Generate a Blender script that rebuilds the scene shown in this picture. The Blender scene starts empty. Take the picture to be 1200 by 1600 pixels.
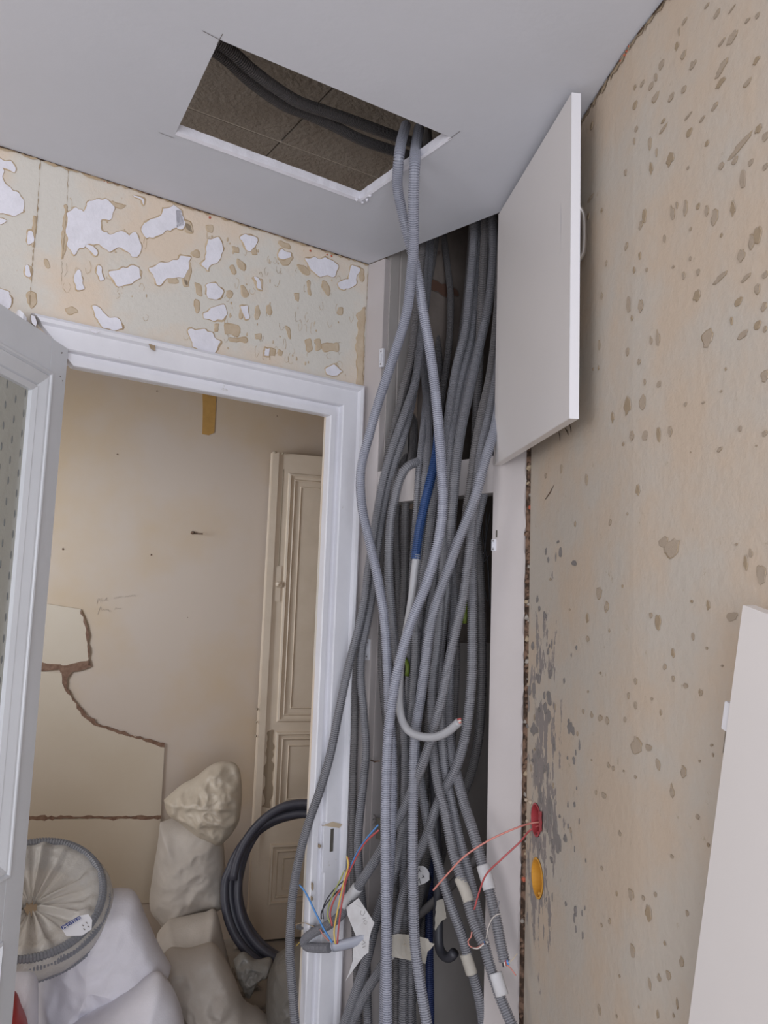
import bpy, bmesh, math, random
import numpy as np
from mathutils import Vector, Matrix

# ---------------------------------------------------------------- camera
C = bpy.context.scene.collection
FPX = 1300.0
PITCH, ROLL = math.radians(7.0), math.radians(1.99)
CAM = np.array([0.0, 0.0, 1.5])
FW = np.array([0, math.cos(PITCH), math.sin(PITCH)])
UP0 = np.array([0, -math.sin(PITCH), math.cos(PITCH)])
RX0 = np.array([1.0, 0, 0])
RX = math.cos(ROLL) * RX0 + math.sin(ROLL) * UP0
UP = -math.sin(ROLL) * RX0 + math.cos(ROLL) * UP0
cd = bpy.data.cameras.new('camera')
cam = bpy.data.objects.new('camera', cd)
C.objects.link(cam)
cd.sensor_fit = 'VERTICAL'
cd.sensor_height = 36.0
cd.lens = FPX / 1600.0 * 36.0
cd.clip_start = 0.02
M = Matrix(((RX[0], UP[0], -FW[0], CAM[0]), (RX[1], UP[1], -FW[1], CAM[1]), (RX[2], UP[2], -FW[2], CAM[2]), (0, 0, 0, 1)))
cam.matrix_world = M
bpy.context.scene.camera = cam

# ---------------------------------------------------------------- light
sc = bpy.context.scene
sc.view_settings.view_transform = 'Standard'
sc.view_settings.look = 'None'
sc.view_settings.gamma = 1.0
sc.view_settings.use_curve_mapping = False
sc.view_settings.exposure = -0.18
w = bpy.data.worlds.new('daylight')
sc.world = w
w.use_nodes = True
bg = w.node_tree.nodes['Background']
bg.inputs[0].default_value = (0.91, 0.93, 1.0, 1)
bg.inputs[1].default_value = 1.0


def area(name, loc, target, sx, sy, power, col):
    ld = bpy.data.lights.new(name, 'AREA')
    ld.shape = 'RECTANGLE'
    ld.size, ld.size_y = sx, sy
    ld.energy = power
    ld.color = col
    o = bpy.data.objects.new(name, ld)
    C.objects.link(o)
    o.location = loc
    o.rotation_euler = (Vector(target) - Vector(loc)).to_track_quat('-Z', 'Y').to_euler()
    return o


area('window_daylight', (0.35, -1.5, 1.35), (-0.35, 2.0, 1.4), 1.8, 1.6, 62, (0.90, 0.93, 1.0))
area('left_fill', (-2.0, -1.0, 1.6), (0.5, 1.3, 1.6), 1.4, 1.5, 20, (0.97, 0.96, 0.99))  # added fill from the left for the open upper door and right wall
fl = area('far_window_daylight', (-2.25, 2.35, 1.72), (-1.35, 3.75, 1.72), 0.35, 0.8, 5.5, (0.70, 0.83, 1.0))
area('far_room_fill', (-2.9, 2.0, 1.6), (-0.6, 3.6, 1.2), 1.0, 1.4, 16, (1.0, 0.95, 0.90))  # added wide fill that lifts the whole back room
fl.data.spread = math.radians(75)


# ---------------------------------------------------------------- projection helpers
def ray(x, y):
    return FW + RX * (x - 600) / FPX - UP * (y - 800) / FPX


def onz(x, y, z):
    r = ray(x, y)
    return CAM + r * (z - CAM[2]) / r[2]


def onp(x, y, P, n):
    r = ray(x, y)
    return CAM + r * (np.dot(P - CAM, n) / np.dot(r, n))


def azd(deg):
    a = math.radians(deg)
    return np.array([math.sin(a), math.cos(a), 0.0])


H = 2.55
HV = 2.93                      # underside of the old tiled ceiling above the board ceiling
K = onz(575, 413, H)           # corner between doorway wall and cupboard
K[2] = 0
DA = azd(55.3)                 # doorway wall direction
NA = np.array([DA[1], -DA[0], 0.0])
if np.dot(NA, CAM - K) < 0: NA = -NA
DC = azd(135.4)                # cupboard front direction
NC = np.array([-DC[1], DC[0], 0.0])
if np.dot(NC, CAM - K) < 0: NC = -NC
Z = np.array([0, 0, 1.0])


def A(s, z, o=0.0): return K + DA * s + NA * o + Z * z
def Cp(s, z, o=0.0): return K + DC * s + NC * o + Z * z
def pA(x, y, o=0.0): return onp(x, y, K + NA * o, NA)
def pC(x, y, o=0.0): return onp(x, y, K + NC * o, NC)


# ---------------------------------------------------------------- mesh helpers
def link(name, verts, faces, mat, parent=None, smooth=False, mats=None, fm=None):
    me = bpy.data.meshes.new(name)
    me.from_pydata([tuple(map(float, v)) for v in verts], [], [tuple(f) for f in faces])
    for m in (mats or [mat]): me.materials.append(m)
    if fm is not None: me.polygons.foreach_set('material_index', fm)
    if smooth: me.polygons.foreach_set('use_smooth', [True] * len(me.polygons))
    me.update()
    o = bpy.data.objects.new(name, me)
    C.objects.link(o)
    if parent is not None:
        o.parent = parent
        o.matrix_parent_inverse = parent.matrix_world.inverted() if False else Matrix.Translation(-Vector(parent.location))
    return o


def fixn(o):
    bm = bmesh.new(); bm.from_mesh(o.data)
    bmesh.ops.recalc_face_normals(bm, faces=bm.faces)
    bm.to_mesh(o.data); bm.free()
    return o


def bevel(o, w_, seg=2):
    bm = bmesh.new(); bm.from_mesh(o.data)
    bmesh.ops.recalc_face_normals(bm, faces=bm.faces)
    bmesh.ops.bevel(bm, geom=list(bm.edges), offset=w_, segments=seg, affect='EDGES', clamp_overlap=True)
    bm.to_mesh(o.data); bm.free()
    return o


BOXF = [(0, 1, 2, 3), (7, 6, 5, 4), (0, 4, 5, 1), (1, 5, 6, 2), (2, 6, 7, 3), (3, 7, 4, 0)]


def boxv(fn, a0, a1, z0, z1, o0, o1):
    return [fn(a0, z0, o0), fn(a1, z0, o0), fn(a1, z1, o0), fn(a0, z1, o0), fn(a0, z0, o1), fn(a1, z0, o1), fn(a1, z1, o1), fn(a0, z1, o1)]


def box(name, fn, a0, a1, z0, z1, o0, o1, mat, parent=None, bev=0.0):
    o = link(name, boxv(fn, a0, a1, z0, z1, o0, o1), BOXF, mat, parent)
    if bev: bevel(o, bev)
    else: fixn(o)
    return o


def multibox(name, fn, lst, mat, parent=None, bev=0):
    v, f = [], []
    for b in lst:
        n = len(v)
        v += boxv(fn, *b)
        f += [tuple(i + n for i in q) for q in BOXF]
    o = link(name, v, f, mat, parent)
    if bev: bevel(o, bev, 1)
    else: fixn(o)
    return o


def prism(name, pts, vec, mat, parent=None, smooth=False):
    """closed polygon pts (3d) swept by vec"""
    n = len(pts)
    vec = np.array(vec)
    v = [np.array(p) for p in pts] + [np.array(p) + vec for p in pts]
    f = [tuple(range(n)), tuple(range(2 * n - 1, n - 1, -1))] + [(i, (i + 1) % n, n + (i + 1) % n, n + i) for i in range(n)]
    return fixn(link(name, v, f, mat, parent, smooth))


def empty(name, loc, label=None, cat=None, group=None, kind=None):
    o = bpy.data.objects.new(name, None)
    o.empty_display_size = 0.05
    C.objects.link(o)
    o.location = tuple(map(float, loc))
    tag(o, label, cat, group, kind)
    return o


def tag(o, label=None, cat=None, group=None, kind=None):
    if label: o['label'] = label
    if cat: o['category'] = cat
    if group: o['group'] = group
    if kind: o['kind'] = kind
    return o


def catmull(P, step):
    P = np.array(P, float)
    if len(P) == 2: P = np.array([P[0], (P[0] + P[1]) / 2, P[1]])
    Q = np.vstack([2 * P[0] - P[1], P, 2 * P[-1] - P[-2]])
    out = []
    for i in range(1, len(Q) - 2):
        p0, p1, p2, p3 = Q[i - 1], Q[i], Q[i + 1], Q[i + 2]
        n = max(4, int(np.linalg.norm(p2 - p1) / 0.004))
        t = np.linspace(0, 1, n, endpoint=False)[:, None]
        # centripetal-ish: plain uniform with damped tangents
        m1 = (p2 - p0) * 0.5; m2 = (p3 - p1) * 0.5
        L = np.linalg.norm(p2 - p1)
        for m in (m1, m2):
            lm = np.linalg.norm(m)
            if lm > 1.2 * L: m *= 1.2 * L / lm
        out.append((2 * t**3 - 3 * t**2 + 1) * p1 + (t**3 - 2 * t**2 + t) * m1 + (-2 * t**3 + 3 * t**2) * p2 + (t**3 - t**2) * m2)
    out = np.vstack(out + [P[-1:]])
    d = np.r_[0, np.cumsum(np.linalg.norm(np.diff(out, axis=0), axis=1))]
    n = max(3, int(d[-1] / step) + 1)
    s = np.linspace(0, d[-1], n)
    return np.stack([np.interp(s, d, out[:, k]) for k in range(3)], 1)


def tube(name, P, r, mat, parent=None, seg=10, step=0.01, rings=None, amp=0.0026, closed=False, hollow=False, samples=None):
    """smooth tube, or corrugated one if rings=pitch is given"""
    st = rings / 4.0 if rings else step
    S = catmull(P, st) if samples is None else samples
    if rings:
        t_ = np.arange(len(S), dtype=float)
        fr_ = np.array([0, 2.15, 2.6, 3.55])
        k_ = len(S) // 4
        t_ = (np.arange(k_)[:, None] * 4 + fr_[None]).ravel()
        i0 = np.minimum(t_.astype(int), len(S) - 2); w0_ = (t_ - i0)[:, None]
        S = S[i0] * (1 - w0_) + S[i0 + 1] * w0_
    n = len(S)
    T = np.gradient(S, axis=0)
    if not closed and n > 16:
        k = 4
        T[k:-k] = S[2 * k:] - S[:-2 * k]
    T /= np.linalg.norm(T, axis=1)[:, None] + 1e-12
    u = np.cross(T[0], [0.3, 0.2, 1.0]); u /= np.linalg.norm(u)
    if rings: rad = r - amp * np.tile([0, 0, 1.0, 1.0], n // 4 + 1)[:n]
    else: rad = np.full(n, r)
    ang = np.linspace(0, 2 * np.pi, seg, endpoint=False)
    V = np.zeros((n, seg, 3))
    ca, sa = np.cos(ang)[:, None], np.sin(ang)[:, None]
    for i in range(n):
        u = u - T[i] * np.dot(u, T[i]); u /= np.linalg.norm(u)
        b = np.cross(T[i], u)
        V[i] = S[i] + rad[i] * (ca * u + sa * b)
    V = V.reshape(-1, 3)
    i = np.arange(n - 1)[:, None] * seg
    j = np.arange(seg)[None]
    j2 = (j + 1) % seg
    F = np.stack([i + j, i + j2, i + seg + j2, i + seg + j], -1).reshape(-1, 4)
    if hollow:       # inner wall a little way into both ends
        pass
    me = bpy.data.meshes.new(name)
    caps = [] if hollow else [list(range(seg))[::-1], [(n - 1) * seg + q for q in range(seg)]]
    nl = len(F) * 4 + sum(len(c) for c in caps)
    me.vertices.add(len(V)); me.vertices.foreach_set('co', V.ravel())
    me.loops.add(nl)
    me.loops.foreach_set('vertex_index', np.r_[F.ravel(), np.array([q for c in caps for q in c], int)].astype(np.int32))
    npoly = len(F) + len(caps)
    me.polygons.add(npoly)
    me.polygons.foreach_set('loop_start', np.r_[np.arange(len(F)) * 4, [len(F) * 4 + k * seg for k in range(len(caps))]].astype(np.int32))
    me.polygons.foreach_set('use_smooth', [not rings] * npoly)
    me.materials.append(mat)
    me.update(calc_edges=True)
    me.validate()
    o = bpy.data.objects.new(name, me)
    C.objects.link(o)
    if parent is not None:
        o.parent = parent
        o.matrix_parent_inverse = Matrix.Translation(-Vector(parent.location))
    return o


# ---------------------------------------------------------------- materials
def mat(name, col, rough=0.6, metal=0.0, col2=None, scale=4.0, lo=0.35, hi=0.65, bump=0.0, bscale=40.0, detail=5.0, trans=0.0, alpha=1.0, spec=0.5, stretch=None, col3=None, s3=9.0, l3=0.6, h3=0.66, bdist=0.004):
    m = bpy.data.materials.new(name)
    m.use_nodes = True
    nt = m.node_tree
    b = nt.nodes['Principled BSDF']
    b.inputs['Base Color'].default_value = (*col, 1)
    b.inputs['Roughness'].default_value = rough
    b.inputs['Metallic'].default_value = metal
    b.inputs['Specular IOR Level'].default_value = spec
    if trans: b.inputs['Transmission Weight'].default_value = trans
    if alpha < 1: b.inputs['Alpha'].default_value = alpha
    tc = nt.nodes.new('ShaderNodeTexCoord')
    src = tc.outputs['Object']
    if stretch:
        mp = nt.nodes.new('ShaderNodeMapping')
        mp.inputs['Scale'].default_value = stretch
        nt.links.new(src, mp.inputs[0]); src = mp.outputs[0]

    def noise(s, d=detail, rgh=0.6):
        n = nt.nodes.new('ShaderNodeTexNoise')
        n.inputs['Scale'].default_value = s
        n.inputs['Detail'].default_value = d
        n.inputs['Roughness'].default_value = rgh
        nt.links.new(src, n.inputs['Vector'])
        return n

    def ramp(n, a, c):
        r = nt.nodes.new('ShaderNodeMapRange')
        r.inputs['From Min'].default_value = a; r.inputs['From Max'].default_value = c
        nt.links.new(n.outputs[0], r.inputs['Value'])
        return r
    cur = None
    if col2:
        r = ramp(noise(scale), lo, hi)
        mx = nt.nodes.new('ShaderNodeMix'); mx.data_type = 'RGBA'
        mx.inputs[6].default_value = (*col, 1); mx.inputs[7].default_value = (*col2, 1)
        nt.links.new(r.outputs[0], mx.inputs[0]); cur = mx
    if col3:
        r = ramp(noise(s3, 8, 0.7), l3, h3)
        mx = nt.nodes.new('ShaderNodeMix'); mx.data_type = 'RGBA'
        mx.inputs[7].default_value = (*col3, 1)
        mx.inputs[6].default_value = (*col, 1)
        if cur: nt.links.new(cur.outputs[2], mx.inputs[6])
        nt.links.new(r.outputs[0], mx.inputs[0]); cur = mx
    if cur: nt.links.new(cur.outputs[2], b.inputs['Base Color'])
    if bump:
        bn = nt.nodes.new('ShaderNodeBump')
        bn.inputs['Strength'].default_value = bump
        bn.inputs['Distance'].default_value = bdist
        nt.links.new(noise(bscale).outputs[0], bn.inputs['Height'])
        nt.links.new(bn.outputs[0], b.inputs['Normal'])
    return m


M_ceil = mat('ceiling_board', (0.655, 0.665, 0.72), 0.9, col2=(0.63, 0.64, 0.69), scale=3, bump=0.1, bscale=60, spec=0.2)
M_white = mat('white_gloss_paint', (0.80, 0.80, 0.85), 0.35, col2=(0.75, 0.75, 0.80), scale=9, bump=0.15, bscale=30, col3=(0.52, 0.50, 0.48), s3=22, l3=0.66, h3=0.74)
M_leaf = mat('door_leaf_paint', (0.72, 0.74, 0.78), 0.35, col2=(0.68, 0.70, 0.74), scale=6, bump=0.15, bscale=30, col3=(0.50, 0.50, 0.50), s3=30, l3=0.68, h3=0.76)
M_cup = mat('cupboard_paint', (0.57, 0.525, 0.52), 0.45, col2=(0.545, 0.50, 0.49), scale=5, bump=0.08, bscale=25)
M_cupin = mat('cupboard_lining', (0.50, 0.47, 0.455), 0.7, col2=(0.45, 0.42, 0.405), scale=6, bump=0.1)
M_mel = mat('melamine_door', (0.76, 0.72, 0.70), 0.32, col2=(0.74, 0.70, 0.68), scale=2)
M_edge = mat('melamine_edge', (0.76, 0.75, 0.78), 0.35)
M_paper = mat('old_wallpaper_ivory', (0.72, 0.605, 0.49), 0.85, col2=(0.67, 0.64, 0.585), scale=3.2, lo=0.42, hi=0.58, bump=0.35, bscale=70, col3=(0.54, 0.41, 0.27), s3=26, l3=0.66, h3=0.72, spec=0.2)
M_plast = mat('white_plaster', (0.82, 0.81, 0.88), 0.9, col2=(0.75, 0.74, 0.80), scale=22, bump=0.5, bscale=50, spec=0.2)
M_rim = mat('torn_paper_brown', (0.44, 0.32, 0.20), 0.9, col2=(0.60, 0.48, 0.34), scale=40, bump=0.4, spec=0.2)
M_rwall = mat('beige_wall_paint', (0.56, 0.455, 0.355), 0.8, col2=(0.53, 0.475, 0.41), scale=4.5, lo=0.4, hi=0.6, bump=0.5, bscale=55, col3=(0.42, 0.345, 0.255), s3=38, l3=0.64, h3=0.72, spec=0.25, bdist=0.003)
def add_streaks(m):
    # patches of bare cement where the paint has come off beside the cupboard post
    nt = m.node_tree; N = nt.nodes; Lk = nt.links
    b = N['Principled BSDF']
    prev = b.inputs['Base Color'].links[0].from_socket
    tc = N.new('ShaderNodeTexCoord')
    mp = N.new('ShaderNodeMapping'); mp.inputs['Scale'].default_value = (30, 30, 13)
    Lk.new(tc.outputs['Object'], mp.inputs[0])
    nz = N.new('ShaderNodeTexNoise'); nz.inputs['Scale'].default_value = 1.0; nz.inputs['Detail'].default_value = 9; nz.inputs['Roughness'].default_value = .68
    Lk.new(mp.outputs[0], nz.inputs['Vector'])
    sx = N.new('ShaderNodeSeparateXYZ'); Lk.new(tc.outputs['Object'], sx.inputs[0])

    def mth(op, a, c):
        q = N.new('ShaderNodeMath'); q.operation = op
        for i, v_ in enumerate((a, c)):
            if isinstance(v_, (int, float)): q.inputs[i].default_value = v_
            else: Lk.new(v_, q.inputs[i])
        return q.outputs[0]
    dy = mth('DIVIDE', mth('SUBTRACT', sx.outputs[1], 1.88), .17)
    dz = mth('DIVIDE', mth('SUBTRACT', sx.outputs[2], 1.15), .45)
    r2 = mth('ADD', mth('MULTIPLY', dy, dy), mth('MULTIPLY', dz, dz))
    val = mth('SUBTRACT', mth('ADD', nz.outputs[0], .10), mth('MULTIPLY', r2, .17))
    mr = N.new('ShaderNodeMapRange'); mr.inputs['From Min'].default_value = .560; mr.inputs['From Max'].default_value = .575
    Lk.new(val, mr.inputs['Value'])
    mx = N.new('ShaderNodeMix'); mx.data_type = 'RGBA'
    Lk.new(mr.outputs[0], mx.inputs[0]); Lk.new(prev, mx.inputs[6])
    mx.inputs[7].default_value = (.30, .265, .25, 1)
    Lk.new(mx.outputs[2], b.inputs['Base Color'])


add_streaks(M_rwall)
M_chip = mat('chip_brown', (0.36, 0.27, 0.18), 0.9, col2=(0.43, 0.34, 0.24), scale=60, bump=0.4, spec=0.2)
M_chipin = mat('chip_inside', (0.53, 0.43, 0.335), 0.9, col2=(0.48, 0.39, 0.30), scale=50, bump=0.6, spec=0.2)
M_grey = mat('bare_cement_grey', (0.27, 0.245, 0.235), 0.9, col2=(0.34, 0.31, 0.29), scale=50, bump=0.6, spec=0.2)
M_dark = mat('crack_brown', (0.06, 0.04, 0.03), 1.0, col2=(0.22, 0.14, 0.10), scale=50, lo=0.45, hi=0.6, bump=0.8, bscale=70, spec=0.1)
M_void = mat('void_brick', (0.36, 0.30, 0.25), 0.95, col2=(0.42, 0.36, 0.30), scale=8, bump=0.5)
M_tile = mat('stippled_tile', (0.34, 0.305, 0.275), 0.6, col2=(0.29, 0.255, 0.225), scale=7, bump=1.0, bscale=60, detail=2, bdist=0.006)
M_joint = mat('tile_joint', (0.62, 0.57, 0.52), 0.9)
M_joint2 = mat('tile_joint_dark', (0.10, 0.08, 0.065), 0.9)
M_back = mat('ochre_wall', (0.55, 0.455, 0.375), 0.8, col2=(0.54, 0.41, 0.28), scale=1.1, lo=0.42, hi=0.6, bump=0.1, bscale=30, spec=0.25)
M_board = mat('raw_board', (0.58, 0.49, 0.385), 0.85, col2=(0.55, 0.455, 0.345), scale=2.5, bump=0.1, bscale=30, spec=0.2)
M_core = mat('board_core_brown', (0.16, 0.085, 0.055), 0.95, col2=(0.25, 0.15, 0.10), scale=60)
M_ochre = mat('ochre_stain', (0.48, 0.27, 0.075), 0.8, col2=(0.40, 0.22, 0.06), scale=20)
M_cream = mat('cream_door_paint', (0.74, 0.62, 0.49), 0.5, col2=(0.69, 0.57, 0.44), scale=8, bump=0.15, bscale=30)
M_creamline = mat('cream_worn', (0.38, 0.31, 0.22), 0.6)
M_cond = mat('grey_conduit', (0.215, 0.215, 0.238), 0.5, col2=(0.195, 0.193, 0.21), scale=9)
M_condb = mat('grey_conduit_lit', (0.33, 0.34, 0.405), 0.42, col2=(0.30, 0.31, 0.37), scale=9)  # paler bluish copy for the front pair, daylight put into the colour
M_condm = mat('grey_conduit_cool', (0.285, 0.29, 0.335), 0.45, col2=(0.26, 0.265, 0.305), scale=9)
M_condd = mat('grey_conduit_shaded', (0.155, 0.147, 0.15), 0.6, col2=(0.14, 0.132, 0.135), scale=9)  # darker copy of the conduit grey, cupboard shade put into the colour
M_blue = mat('blue_conduit', (0.018, 0.06, 0.19), 0.5, col2=(0.015, 0.05, 0.16), scale=9)
M_navy = mat('dark_blue_conduit', (0.03, 0.045, 0.13), 0.5)
M_cable = mat('pale_grey_sheath', (0.40, 0.40, 0.42), 0.4)
M_sleeve = mat('bluish_grey_sheath', (0.36, 0.38, 0.45), 0.38)
M_black = mat('black_cable', (0.045, 0.045, 0.055), 0.5)
M_coil = mat('charcoal_coil', (0.055, 0.055, 0.075), 0.45, col2=(0.075, 0.075, 0.095), scale=15)
M_tape = mat('white_masking_tape', (0.60, 0.60, 0.62), 0.75, col2=(0.54, 0.53, 0.54), scale=30)
M_tapec = mat('cream_masking_tape', (0.48, 0.45, 0.40), 0.8, col2=(0.42, 0.39, 0.34), scale=30)
M_ink = mat('pencil_grey', (0.22, 0.20, 0.20), 0.8)
M_inkb = mat('marker_black', (0.03, 0.03, 0.035), 0.7)
M_red = mat('red_wire', (0.45, 0.09, 0.09), 0.4)
M_pink = mat('pink_wire', (0.62, 0.24, 0.20), 0.4)
M_yel = mat('yellow_wire', (0.70, 0.50, 0.12), 0.4)
M_ygr = mat('yellow_green_wire', (0.36, 0.38, 0.13), 0.4)
M_bluew = mat('blue_wire', (0.10, 0.28, 0.62), 0.4)
M_whitew = mat('white_wire', (0.65, 0.60, 0.56), 0.4)
M_redbox = mat('red_plastic', (0.45, 0.06, 0.07), 0.45)
M_orbox = mat('orange_plastic', (0.72, 0.36, 0.05), 0.5)
M_metal = mat('brushed_metal', (0.45, 0.43, 0.41), 0.35, metal=0.9)
M_hole = mat('mortise_dark', (0.10, 0.09, 0.075), 0.8)
M_sack = mat('woven_white_sack', (0.80, 0.79, 0.86), 0.7, col2=(0.74, 0.73, 0.79), scale=7, bump=0.25, bscale=160)
M_sackb = mat('woven_dusty_sack', (0.56, 0.51, 0.46), 0.75, col2=(0.50, 0.45, 0.40), scale=7, bump=0.25, bscale=160)
M_bag = mat('crumpled_pale_plastic', (0.62, 0.545, 0.44), 0.4, col2=(0.56, 0.48, 0.38), scale=8, bump=0.3, bscale=30)
M_redbag = mat('red_plastic_bag', (0.45, 0.05, 0.05), 0.45)
M_rub = mat('rubble', (0.27, 0.235, 0.205), 0.95, col2=(0.38, 0.34, 0.30), scale=14, bump=0.8)
M_floor = mat('dusty_floor', (0.36, 0.325, 0.29), 0.9, col2=(0.42, 0.38, 0.34), scale=5, bump=0.4)
M_coilg = mat('grey_coiled_conduit', (0.24, 0.25, 0.28), 0.4)
M_film = mat('clear_film', (0.78, 0.75, 0.71), 0.22, alpha=0.62, bump=0.6, bscale=14, bdist=0.02)
M_filmg = mat('grey_film', (0.33, 0.31, 0.28), 0.3, alpha=0.75, bump=0.6, bscale=14, bdist=0.02)
M_label = mat('label_white', (0.68, 0.68, 0.72), 0.5)
M_lblue = mat('label_blue', (0.04, 0.06, 0.22), 0.5)


def glass_mat():
    m = mat('patterned_glass', (0.52, 0.52, 0.47), 0.25, trans=0.2, bump=0.5, bscale=35, spec=0.6)
    return m


M_glass = glass_mat()
random.seed(7)
rng = np.random.default_rng(5)

# ================================================================ SETTING
# doorway wall, s runs from the corner (0) to the left (negative)
SO0, SO1, ZO = -0.880, -0.112, 2.075      # masonry opening
WT = 0.03
wl = multibox('wall_left', A, [(-3.2, SO0, -0.02, H + .02, -WT, 0), (SO0, SO1, ZO, H + .02, -WT, 0), (SO1, 0.02, -0.02, H + .02, -WT, 0)], M_paper)
tag(wl, kind='structure')

# curved right wall, a thin shell of faces cut for the two sockets
edge_px = [(950, 116), (978, 80), (1041, 4)]
Mp = Cp(0.606, 0)
plan = [Mp[:2], onz(978, 79, H)[:2] + np.array([-.003, 0]), onz(1041, 4, H)[:2] + np.array([-.004, 0])]
last = plan[-1]
d = azd(168.5)[:2]
plan += [last + d * 0.5, last + d * 1.2, last + d * 2.6]
plan = np.array(plan)
for _ in range(4):      # round the bends of the old wall
    q_ = [plan[0]]
    for a_, b_ in zip(plan[:-1], plan[1:]): q_ += [a_ * .75 + b_ * .25, a_ * .25 + b_ * .75]
    plan = np.array(q_ + [plan[-1]])
plan = catmull(np.c_[plan, np.zeros(len(plan))], .045)[:, :2]
back_plan = plan + np.array([0.12, 0.03])
start_in = Cp(0.606, 0, -0.12)[:2]


def wr_point(x, y, o=0.0):
    """pixel onto the right wall, offset o into the room; returns point, tangent, normal"""
    r = ray(x, y)
    best = None
    for i in range(len(plan) - 1):
        p, q = plan[i], plan[i + 1]
        t = (q - p) / np.linalg.norm(q - p)
        n = np.array([-t[1], t[0]])
        if n[0] > 0: n = -n
        P = p + n * o
        k = np.dot(P - CAM[:2], n) / np.dot(r[:2], n)
        h = CAM + r * k
        s = np.dot(h[:2] - P, t)
        if -0.002 <= s <= np.linalg.norm(q - p) + 0.002 and k > 0:
            return h, np.array([t[0], t[1], 0]), np.array([n[0], n[1], 0])
    p, q = plan[0], plan[1]
    t = (q - p) / np.linalg.norm(q - p); n = np.array([-t[1], t[0]])
    if n[0] > 0: n = -n
    k = np.dot(p + n * o - CAM[:2], n) / np.dot(r[:2], n)
    return CAM + r * k, np.array([t[0], t[1], 0]), np.array([n[0], n[1], 0])


v, f = [], []
n = len(plan)
for z in (-0.02, 3.0):
    for p in plan: v.append((p[0], p[1], z))
    for p in back_plan[::-1]: v.append((p[0], p[1], z))
N2 = 2 * n
f += [tuple(range(N2)), tuple(range(2 * N2 - 1, N2 - 1, -1))]
f += [(i, (i + 1) % N2, N2 + (i + 1) % N2, N2 + i) for i in range(N2)]
wr = fixn(link('wall_right', v, f, M_rwall))
tag(wr, kind='structure')
SOCK = [(838, 1281, 0.036, M_redbox), (840, 1372, 0.042, M_orbox)]
sock_pts = []
for (x, y, r_, m_) in SOCK:
    h, t, nn = wr_point(x, y)
    sock_pts.append((h, t, nn))
    bm = bmesh.new()
    bmesh.ops.create_cone(bm, cap_ends=True, segments=32, radius1=r_, radius2=r_, depth=0.12)
    me = bpy.data.meshes.new('cut'); bm.to_mesh(me); bm.free()
    co = bpy.data.objects.new('cut', me); C.objects.link(co)
    R = Matrix((t, np.cross(nn, t), nn)).transposed().to_4x4()
    co.matrix_world = Matrix.Translation(Vector(h)) @ R
    mod = wr.modifiers.new('b', 'BOOLEAN'); mod.operation = 'DIFFERENCE'; mod.object = co; mod.solver = 'EXACT'
    bpy.context.view_layer.update()
    dg = bpy.context.evaluated_depsgraph_get()
    nm = bpy.data.meshes.new_from_object(wr.evaluated_get(dg))
    wr.modifiers.clear(); wr.data = nm
    bpy.data.objects.remove(co)

# board ceiling with the hand-cut hatch, ending at the cupboard front
HX = [onz(343, 62, H)[:2], onz(705, 215, H)[:2], onz(562, 314, H)[:2], onz(274, 209, H)[:2]]


def ceiling_mesh():
    bm = bmesh.new()
    outer = [A(-3.2, 0)[:2], K[:2], Cp(0.606, 0)[:2]] + [p for p in plan[1:]] + [np.array([plan[-1][0], -1.6]), np.array([-3.4, -1.6]), np.array([-3.4, 0.4])]
    ov = [bm.verts.new((p[0], p[1], H)) for p in outer]
    hv = [bm.verts.new((p[0], p[1], H)) for p in HX]
    es = [bm.edges.new((ov[i], ov[(i + 1) % len(ov)])) for i in range(len(ov))]
    es += [bm.edges.new((hv[i], hv[(i + 1) % 4])) for i in range(4)]
    bmesh.ops.triangle_fill(bm, use_beauty=True, use_dissolve=False, edges=es)
    bmesh.ops.recalc_face_normals(bm, faces=bm.faces)
    g = bmesh.ops.extrude_face_region(bm, geom=list(bm.faces))
    for e in g['geom']:
        if isinstance(e, bmesh.types.BMVert): e.co.z += 0.018
    bmesh.ops.recalc_face_normals(bm, faces=bm.faces)
    me = bpy.data.meshes.new('ceiling'); bm.to_mesh(me); bm.free()
    me.materials.append(M_ceil)
    o = bpy.data.objects.new('ceiling', me); C.objects.link(o)
    return o


ce = tag(ceiling_mesh(), kind='structure')
# raw white board edge lining the hatch: far and right sides, slightly uneven, with crumbs at the corner
hx3 = [np.array([p[0], p[1], 0]) for p in HX]


def hatch_lip(a, b, name, w0=0.007):
    d_ = b - a; L = np.linalg.norm(d_); d_ /= L
    n_ = np.array([-d_[1], d_[0], 0])
    ctr = sum(hx3) / 4
    if np.dot(n_, ctr - a) < 0: n_ = -n_
    pts_o, pts_i = [], []
    k = 26
    for i in range(k + 1):
        s = L * i / k
        pts_o.append(a + d_ * s + Z * (H - 0.0015) - n_ * 0.002)
        pts_i.append(a + d_ * s + n_ * (w0 + 0.002 * random.random()) + Z * (H + 0.001))
    v = pts_o + pts_i + [p + Z * 0.02 for p in pts_i] + [p + Z * 0.0185 for p in pts_o]
    f = []
    m = k + 1
    for i in range(k):
        for r0, r1 in ((0, 1), (1, 2), (2, 3), (3, 0)):
            f.append((r0 * m + i, r0 * m + i + 1, r1 * m + i + 1, r1 * m + i))
    return fixn(link(name, v, f, M_plast, ce))


hatch_lip(hx3[3], hx3[2], 'board_edge')
hatch_lip(hx3[1], hx3[2], 'board_edge', 0.004)


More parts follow.
